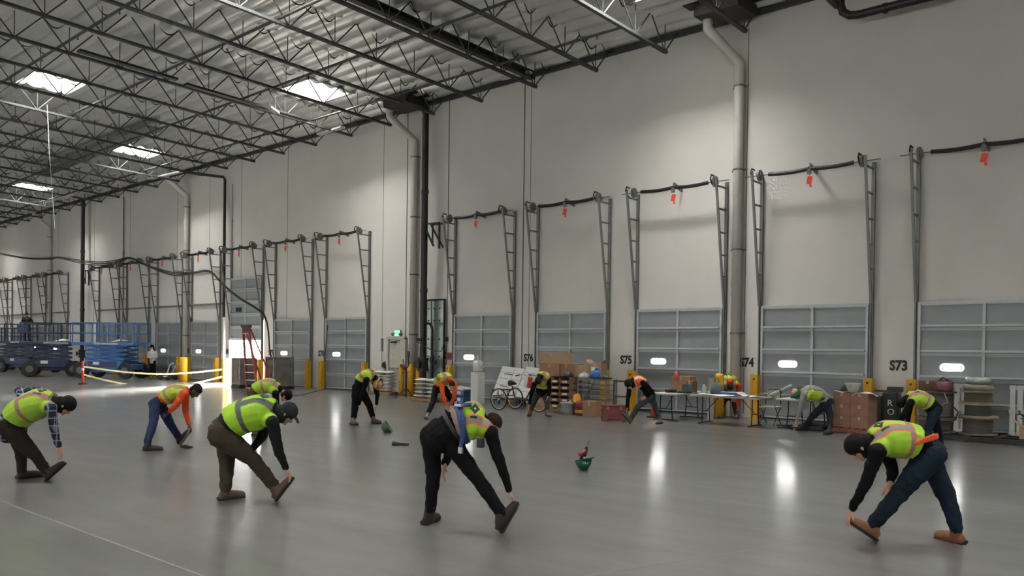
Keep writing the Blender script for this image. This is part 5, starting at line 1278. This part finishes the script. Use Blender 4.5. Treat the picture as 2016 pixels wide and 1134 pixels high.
PEOPLE = [
 dict(label='man in a plaid shirt and lime vest bending, one hand on his back', seed=11, bulk=1.27, bvox=.007,
  spine=[(24, 834), (44, 811), (77, 795), (108, 793), (131, 799)], face=W_(.55, -.05, -1), headup=W_(1, 0, .5), back=W_(-.4, -.3, 1), side=W_(-.05, .95, .32), hipside=W_(-.1, 1, 0),
  arms=[[(101, 803, -.17), (106, 843, -.17), (115.5, 880, -.12), (121, 902, -.12)], [(78, 772, .2), (36, 770, .16), (46, 786, .0), (58, 792, -.03)]], hands=[dict(n=W_(-1, 0, 0), curl=.35), dict(n=W_(-.3, .2, -1), curl=.3)],
  legs=[dict(side=1, knee=(42, 893), ankle=(43, 930), heel=(33, 943), toe=(80, 938)), dict(side=-1, knee=(73, 900), ankle=(93, 930), heel=(94, 946), toe=(131, 914, 'up'))],
  trousers=('charcoal_work_trousers', '25211f'), leg_r=1.0, hem=.2, jacket=PLAID, vest=V_P, vest_from=3, boots=DBOOT, hat=('hood', 'black_knit', '151413')),
 dict(label='man in an orange long-sleeved shirt, yellow vest and blue jeans pulling up his toe', seed=21, bulk=.95, skin='dark',
  spine=[(311.5, 793), (326, 783), (347, 772), (370, 771), (385, 770)], face=W_(.5, -.1, -.9), headup=W_(1, 0, .4), back=W_(-.2, 0, 1), side=W_(0, 1, .05),
  arms=[[(362, 776, -.16), (345, 799, -.2), (334, 810, -.05), (328, 814, -.05)], [(364, 776, .16), (366, 811, .12), (372, 836, .02), (376, 848, 0)]], hands=[dict(n=W_(0, 1, -.5), curl=.5), dict(n=W_(-1, 0, 0), curl=.6)],
  legs=[dict(side=-1, knee=(302, 832), ankle=(290, 872), heel=(281, 890), toe=(316, 888)), dict(side=1, knee=(335, 834), ankle=(354, 864), heel=(356, 877), toe=(376, 849, 'up'))],
  trousers=('blue_jeans', '222c48'), jacket=('orange_jersey', 'd0532b'), vest=V_C, vest_from=6, boots=DBOOT, sole=('pale_boot_sole', '7d766c', .7), hat=('hair', 'black_cap_cloth', '1b1a1a')),
 dict(label='heavy man in a lime vest, dark grey hood and olive trousers pulling his boot', seed=31, bulk=1.3, bvox=.007,
  spine=[(443, 846), (470, 824), (511, 811), (546, 811), (566, 815)], face=W_(.65, -.05, -.8), headup=W_(.9, 0, .5), back=W_(-.3, 0, 1), side=W_(-.1, 1, .3),
  arms=[[(537, 832, -.2), (547, 882, -.2), (562, 922, -.1), (574, 942, -.08)], [(530, 822, .22), (515, 862, .2), (495, 885, .1), (488, 894, .05)]], hands=[dict(n=W_(-.6, 0, -.6), curl=.55), dict(n=W_(0, 0, -1), curl=.4)],
  legs=[dict(side=1, knee=(447, 913), ankle=(444, 963), heel=(431, 985), toe=(466, 980)), dict(side=-1, knee=(498, 905), ankle=(541, 958), heel=(547, 986), toe=(578, 946, 'up'))],
  trousers=('olive_brown_trousers', '3a332a'), leg_r=1.15, jacket=('black_hoodie', '17191a'), jr=1.05, vest=V_B, vest_from=4, boots=BBOOT, hat=('hood', 'dark_grey_hood', '25292a', 'brim')),
 dict(label='man in black with a lime vest and a blue harness bending to his toe', seed=41, bulk=1.05, bvox=.007,
  spine=[(868, 858), (897, 836), (931, 828), (955, 830), (967, 838, .08)], face=W_(.5, .5, -.9), headup=W_(.7, .3, .3), back=W_(-.35, -.5, .8), side=W_(-.3, .6, .55), hipside=W_(-.8, .3, .1),
  arms=[[(966, 853, -.1), (985, 912, -.1), (1003, 966, -.05), (1013, 990, -.05)], [(917, 832, .3), (888, 880, .25), (876, 915, .1), (873, 932, .1)]], hands=[dict(n=W_(-.8, 0, -.5), curl=.6), dict(n=W_(.5, 0, -.5), curl=.4)],
  legs=[dict(side=1, knee=(853, 935), ankle=(847, 1008), heel=(833, 1034), toe=(862, 1021)), dict(side=-1, knee=(940, 942), ankle=(993, 1019), heel=(990, 1048), toe=(1020, 995, 'up', .05))],
  trousers=('black_work_trousers', '0f0f11'), hem=.08, leg_r=.98, jacket=BLK, vest=V_A, vest_from=6, boots=DBOOT, hat=('hair', 'dark_brown_hair', '2a1f1a')),
 dict(label='hooded man in black, lime vest and dark jeans reaching left for his tan boot', seed=51, bulk=1.12, bvox=.007,
  spine=[(1822, 885), (1793, 868), (1750, 864), (1712, 872), (1688, 882)], face=W_(-.5, -.1, -.9), headup=W_(-1, 0, .4), back=W_(.3, 0, 1), side=W_(.05, 1, .25),
  arms=[[(1727, 889, -.2), (1706, 948, -.18), (1677, 1003, -.05), (1668, 1024, -.03)], [(1739, 872, .22), (1757, 926, .15), (1753, 950, .05), (1749, 966, .0)]], hands=[dict(n=W_(.8, 0, -.6), curl=.5, thumb=-1), dict(n=W_(.3, .8, -.3), curl=.9, thumb=-1)],
  legs=[dict(side=-1, knee=(1762, 980), ankle=(1716, 1036), heel=(1722, 1064), toe=(1669, 1030, 'up')), dict(side=1, knee=(1866, 981), ankle=(1884, 1044), heel=(1899, 1072), toe=(1862, 1062))],
  trousers=('dark_blue_jeans', '16212c'), leg_r=1.08, jacket=BLK, jr=1.05, vest=V_A, vest_from=5, boots=TBOOT, hat=('hood', 'black_hood', '131313')),
 dict(label='man in a lime vest bending just behind the hooded man with tan boots', seed=61, vox=.016, bvox=.012,
  spine=[(1837, 803), (1822, 790), (1803, 783), (1788, 785), (1779, 795)], face=W_(-.3, -.6, -.8), headup=W_(-1, 0, .3), back=W_(.3, 0, 1), side=W_(.2, .9, .2),
  arms=[[(1793, 793, -.2), (1778, 820, -.15), (1768, 842, -.1), (1766, 852, -.1)], [(1796, 785, .2), (1788, 815, .2), (1786, 840, .1), (1785, 850, .1)]], hands=[dict(n=W_(1, 0, 0)), dict(n=W_(1, 0, 0))],
  legs=[dict(side=-1, knee=(1828, 845), ankle=(1822, 880), heel=(1826, 892), toe=(1808, 892)), dict(side=1, knee=(1846, 845), ankle=(1852, 878), heel=(1858, 888), toe=(1842, 890))],
  trousers=('dark_blue_jeans', '16212c'), hem=.1, jacket=BLK, vest=V_A, vest_from=4, boots=DBOOT, hat=('hood', 'black_hood', '131313')),
 dict(label='bent man in black with a pale yellow hard hat near the rusty pipe stand', seed=71, vox=.013, bvox=.009,
  spine=[(706, 763), (712, 748), (725, 739), (738, 744), (743, 757)], face=W_(-.2, .1, -1), headup=W_(1, -.35, -.75), back=W_(0, .1, 1), side=W_(-.3, -.9, .1),
  arms=[[(737, 750, .17), (743, 778, .12), (741, 797, .05), (739, 808, .05)], [(722, 748, -.2), (712, 778, -.2), (706, 797, -.15), (702, 808, -.15)]], hands=[dict(n=W_(-1, 0, 0)), dict(n=W_(1, 0, 0))],
  legs=[dict(side=1, knee=(699, 800), ankle=(696, 824), heel=(690, 836), toe=(708, 839)), dict(side=-1, knee=(727, 798), ankle=(734, 822), heel=(732, 833), toe=(751, 835))],
  trousers=('black_work_trousers', '0f0f11'), leg_r=1.1, jacket=BLK, vest=vest_mat('vest_lime_hanging', '9cc83a', '8f6f50', 'c77840', [.5], [.1]), vest_from=5, boots=BBOOT, hat=('hard_hat', 'pale_yellow_helmet', 'c09a52')),
 dict(label='man with orange sleeves and lime vest facing us and stretching both arms down', seed=81, vox=.013, bvox=.009,
  spine=[(866, 762, .15), (868, 751, .08), (877, 744, 0), (887, 748, -.14), (890, 759, -.2)], face=W_(.1, -.55, -.8), headup=W_(.1, -.8, .3), back=W_(0, .3, 1), side=W_(1, .1, 0), hipside=W_(1, 0, 0),
  arms=[[(869, 753, -.1), (872, 779, -.2), (878, 799, -.2), (880, 808, -.2)], [(896, 757, -.1), (894, 781, -.2), (886, 799, -.2), (883, 808, -.2)]], hands=[dict(n=W_(1, 0, 0), curl=.6), dict(n=W_(-1, 0, 0), curl=.6)],
  legs=[dict(side=-1, knee=(852, 793), ankle=(841, 817), heel=(840, 824), toe=(837, 829)), dict(side=1, knee=(893, 792), ankle=(908, 812), heel=(908, 818), toe=(912, 822))],
  trousers=('black_work_trousers', '0f0f11'), jacket=('orange_jersey', 'd0532b'), vest=V_C, vest_from=4, boots=GBOOT, hat=('hair', 'black_cap_cloth', '1b1a1a')),
 dict(label='man in black and a yellow vest bent over with his head down beside the tricycle', seed=91, vox=.014, bvox=.01,
  spine=[(1066, 772, .12), (1068, 757, .05), (1068, 742, -.1), (1063, 742, -.22), (1060, 752, -.28)], face=W_(-.2, -.5, -.85), headup=W_(-.2, -.8, .2), back=W_(.1, .5, .8), side=W_(1, 0, .1), hipside=W_(1, 0, 0),
  arms=[[(1052, 757, -.18), (1046, 777, -.18), (1042, 796, -.15), (1040, 805, -.15)], [(1080, 748, -.1), (1082, 767, -.1), (1079, 780, -.15), (1076, 788, -.15)]], hands=[dict(n=W_(1, 0, 0)), dict(n=W_(-1, 0, 0))],
  legs=[dict(side=-1, knee=(1050, 794), ankle=(1043, 812), heel=(1044, 818), toe=(1038, 822)), dict(side=1, knee=(1077, 794), ankle=(1077, 813), heel=(1076, 819), toe=(1083, 821))],
  trousers=('grey_brown_trousers', '3f3c38'), hem=.08, jacket=BLK, vest=V_C, vest_from=4, boots=BBOOT, hat=('beanie', 'black_knit', '151413')),
 dict(label='man in a black jacket and orange vest reaching down to the red tool box', seed=101, vox=.014, bvox=.01,
  spine=[(1279, 778), (1271, 764), (1258, 751), (1246, 750), (1239, 757, -.05)], face=W_(-.4, -.3, -.9), headup=W_(-.8, -.2, .5), back=W_(.3, 0, 1), side=W_(.2, 1, .15),
  arms=[[(1266, 754, -.22), (1284, 770, -.22), (1272, 782, -.2), (1266, 784, -.2)], [(1240, 760, .17), (1236, 785, .15), (1234, 803, .1), (1233, 813, .1)]], hands=[dict(n=W_(0, 1, 0)), dict(n=W_(1, 0, 0))],
  legs=[dict(side=-1, knee=(1256, 800), ankle=(1241, 826), heel=(1240, 834), toe=(1227, 819, 'up')), dict(side=1, knee=(1290, 801), ankle=(1298, 825), heel=(1304, 834), toe=(1293, 836))],
  trousers=('grey_jeans', '3b4046'), hem=.06, jacket=BLK, vest=V_O, vest_from=9, boots=GBOOT, hat=('hood', 'black_hood', '131313')),
 dict(label='man in red-orange work wear with a lime vest bent double behind the drawings table', seed=111, vox=.014, bvox=.01,
  spine=[(1435, 779, .25), (1435, 762, .22), (1436, 748, .0), (1437, 752, -.18), (1437, 764, -.22)], face=W_(0, -.3, -1), headup=W_(0, -1, -.1), back=W_(0, .3, 1), side=W_(1, 0, 0), hipside=W_(1, 0, 0),
  arms=[[(1420, 758, -.12), (1417, 780, -.12), (1417, 798, -.1), (1417, 808, -.1)], [(1453, 758, -.12), (1454, 780, -.12), (1452, 798, -.1), (1452, 808, -.1)]], hands=[dict(n=W_(1, 0, 0)), dict(n=W_(-1, 0, 0))],
  legs=[dict(side=-1, knee=(1421, 800), ankle=(1417, 817), heel=(1417, 822), toe=(1415, 828)), dict(side=1, knee=(1447, 800), ankle=(1450, 818), heel=(1450, 823), toe=(1451, 829))],
  trousers=('dark_red_trousers', '5d2018'), jacket=('red_orange_coverall', 'c4401f'), vest=vest_mat('vest_bright_lime', 'b4d62c', 'cfc6a0', 'd8632c', [.45], [.12]), vest_from=6, boots=BBOOT, hat=('hair', 'dark_brown_hair', '2a1f1a')),
 dict(label='man in a green hard hat and pale grey hoodie bending before door S74', seed=121, vox=.014, bvox=.01,
  spine=[(1627, 788), (1615, 776), (1597, 769), (1578, 772), (1567, 776)], face=W_(-.7, -.2, -.7), headup=W_(-.7, 0, .7), back=W_(.3, 0, 1), side=W_(.1, 1, .05),
  arms=[[(1583, 777, -.15), (1575, 804, -.15), (1568, 827, -.08), (1566, 836, -.08)], [(1583, 774, .16), (1578, 800, .16), (1572, 822, .1), (1570, 832, .1)]], hands=[dict(n=W_(1, 0, 0)), dict(n=W_(1, 0, 0))],
  legs=[dict(side=-1, knee=(1598, 822), ankle=(1584, 840), heel=(1588, 847), toe=(1566, 848)), dict(side=1, knee=(1634, 819), ankle=(1634, 845), heel=(1637, 854), toe=(1622, 856))],
  trousers=('dark_slate_trousers', '222a2c'), hem=.02, jacket=('pale_grey_hoodie', '8b8d87'), vest=vest_mat('vest_yellow_green', 'a3b83a', 'a3b83a', 'a3b83a', [.9], [.3], logo=False), vest_from=7, vshift=Vector((0, -.01, -.065)), boots=DBOOT, hat=('hard_hat', 'helmet_green', '1b6a50')),
 dict(label='man in a lime vest and brown trousers half hidden behind the heavy man, head down', seed=131, vox=.016, bvox=.012,
  spine=[(502, 772), (511, 764), (530, 759), (551, 766), (563, 780)], face=W_(.3, 0, -1), headup=W_(1, 0, 0), back=W_(-.2, 0, 1), side=W_(0, 1, .1),
  arms=[[(543, 775, -.2), (545, 800, -.2), (540, 822, -.1), (538, 832, -.1)], [(540, 772, .2), (545, 795, .2), (540, 815, .1), (538, 825, .1)]], hands=[dict(n=W_(-1, 0, 0)), dict(n=W_(-1, 0, 0))],
  legs=[dict(side=-1, knee=(502, 810), ankle=(500, 845), heel=(497, 857), toe=(515, 858)), dict(side=1, knee=(515, 808), ankle=(520, 842), heel=(518, 852), toe=(535, 854))],
  trousers=('brown_work_trousers', '4a3a31'), jacket=BLK, vest=V_A, vest_from=3, boots=BBOOT, hat=('beanie', 'black_knit', '151413')),
 dict(label='far man in a white top and black trousers standing by the blue lift', seed=151, vox=.02, bvox=.014,
  spine=[(301, 712), (301, 705), (300, 696), (299, 690), (299, 683.5)], face=W_(-.6, -.6, -.3), headup=(0, 0, 1), back=W_(.6, .4, 0), side=W_(.8, -.5, 0),
  arms=[[(293, 694, -.05), (291, 703, -.1), (298, 705, -.25), (301, 704, -.3)], [(307, 693, .05), (309, 703, 0), (303, 706, -.2), (300, 705, -.25)]], hands=[dict(n=(0, 0, -1)), dict(n=(0, 0, -1))],
  legs=[dict(side=-1, knee=(298, 728), ankle=(297, 742), heel=(297, 745.5), toe=(294, 747)), dict(side=1, knee=(304, 728), ankle=(305, 742), heel=(305, 745.5), toe=(303, 747))],
  trousers=('black_work_trousers', '0f0f11'), hem=.1, jacket=('white_hoodie', 'c6c8c8'), boots=('yellow_boots', '9a9026', .6), hat=('beanie', 'black_knit', '151413')),
]
q_ = LIFTA+Vector((-.15, -.1, 1.96))
def px_(P): d = Vector(P)-CC; z = d.dot(CF); return (1008+F_PX*d.dot(CR)/z, CY_PX-F_PX*d.dot(CU)/z)
def lp(r, d, u): return px_(q_+W_(r, d, u))
def ldd(r, d): return d
PEOPLE.append(dict(label='far man in dark olive clothes standing in the basket of the left lift', seed=141, vox=.02, bvox=.015, bulk=1.15, z=1.96,
  spine=[lp(0, 0, .93), lp(0, 0, 1.08), lp(0, 0, 1.3), lp(0, 0, 1.5), (*lp(.0, 0, 1.66), .08)], face=W_(.1, 1, -.4), headup=(0, 0, 1), back=W_(0, -1, 0), side=W_(1, 0, 0),
  arms=[[(*lp(-.2, 0, 1.42), 0), (*lp(-.36, .1, 1.2), .1), (*lp(-.22, .25, 1.08), .25), (*lp(-.17, .3, 1.05), .3)], [(*lp(.2, 0, 1.42), 0), (*lp(.33, .1, 1.18), .1), (*lp(.2, .25, 1.08), .25), (*lp(.15, .3, 1.05), .3)]], hands=[dict(n=(0, 0, -1)), dict(n=(0, 0, -1))],
  legs=[dict(side=-1, knee=lp(-.12, .03, .5), ankle=lp(-.14, 0, .09), heel=lp(-.14, -.06, 0), toe=lp(-.16, .18, 0)), dict(side=1, knee=lp(.12, .03, .5), ankle=lp(.14, 0, .09), heel=lp(.14, -.06, 0), toe=lp(.16, .18, 0))],
  trousers=('dark_olive_trousers', '1f201a'), hem=.1, jacket=('dark_olive_jacket', '2a2b22'), boots=DBOOT, hat=('beanie', 'dark_olive_cap', '33342a')))
for sp in PEOPLE:
    r_o, dt = person(sp); sp['out'] = (r_o, dt)

def by(seed): return [sp for sp in PEOPLE if sp['seed'] == seed][0]['out']
# blue safety harness on the man in black
rt, d = by(41); HB = mat('harness_blue', '1e3863', .7)
def strap_ring(cv, i, sv, a, b_, w_, name, m_, parent, a0=0, a1=2*PI):
    c = cv[i]; t_ = (cv[i+1]-cv[i-1]).normalized(); x = (sv-t_*sv.dot(t_)).normalized(); y = t_.cross(x); V = []; n_ = 30; N_ = n_+1
    for k in range(N_):
        q = a0+(a1-a0)*k/n_
        for f, e in ((-w_, 0), (w_, 0), (w_, .008), (-w_, .008)): V.append(c+t_*f+x*((a+e)*math.cos(q))+y*((b_+e)*math.sin(q)))
    return MB().raw(V, [(4*k+e, 4*k+(e+1) % 4, 4*k+4+(e+1) % 4, 4*k+4+e) for k in range(n_) for e in range(4)]).build(name, m_, parent)
cv = d['curve']; sv = d['side']
h_ = strap_ring(cv, 9, sv, .218, .183, .02, 'harness', HB, rt); h_['label'] = 'blue safety harness'
strap_ring(cv, 8, sv, .226, .194, .016, 'belt_strap', HB, h_)
strap_ring(cv, 5, sv, .20, .165, .02, 'waist_belt', mat('black_belt', '141414', .6), rt)
bk_ = (cv[9]-W_(-.3, -.75, .2).normalized()*0)
up_ = (W_(-.35, -.5, .8)); up_ = (up_-(cv[10]-cv[8]).normalized()*up_.dot((cv[10]-cv[8]).normalized())).normalized()
q = cv[9]+up_*.205
MB().tube([cv[7]+up_*.185, cv[9]+up_*.2, cv[11]+up_*.2, cv[13]+up_*.19], .022, 8).build('back_strap', HB, h_)
MB().box(q, (.09, .07, .02)).build('ring_plate', mat('steel_buckle', '9a9c9e', .3, .7), h_)
tg_ = (cv[10]-cv[8]).normalized(); sd_ = tg_.cross(up_).normalized()
if sd_.z > 0: sd_ = -sd_
e0 = cv[9]+up_*.12+sd_*.19; e1 = cv[8]+sd_*.24; e2 = e1+Vector((0, 0, -.1))-tg_*.02
MB().tube([e0, e1, e2], [.024, .024, .02], 8).build('hip_strap', HB, h_)
MB().bar(e2, e2+Vector((0, 0, -.06)), .05, .02).build('buckle', mat('steel_buckle', '9a9c9e'), h_)
MB().box(e2+tg_*.2+Vector((0, 0, .0)), (.06, .05, .09)).build('belt_pouch', DARK, rt)
# orange cloth tucked at the hip of the hooded man
rt, d = by(51); O_ = d['O']; dp_ = depth(O_)
q = [ad(1795, 876, dp_-.2)-O_, ad(1822, 866, dp_-.235)-O_, ad(1847, 858, dp_-.19)-O_]
m = MB(); loft(m, [q[0], q[0].lerp(q[1], .5), q[1], q[1].lerp(q[2], .6), q[2]], [(.01, .008), (.02, .01), (.026, .011), (.032, .011), (.026, .008)], Vector((0, 0, 1)), 10)
o = m.build('orange_cloth', mat('bright_orange_cloth', 'e0562c', .8), rt, smooth=True)
bpy.data.scenes.remove(TMP)
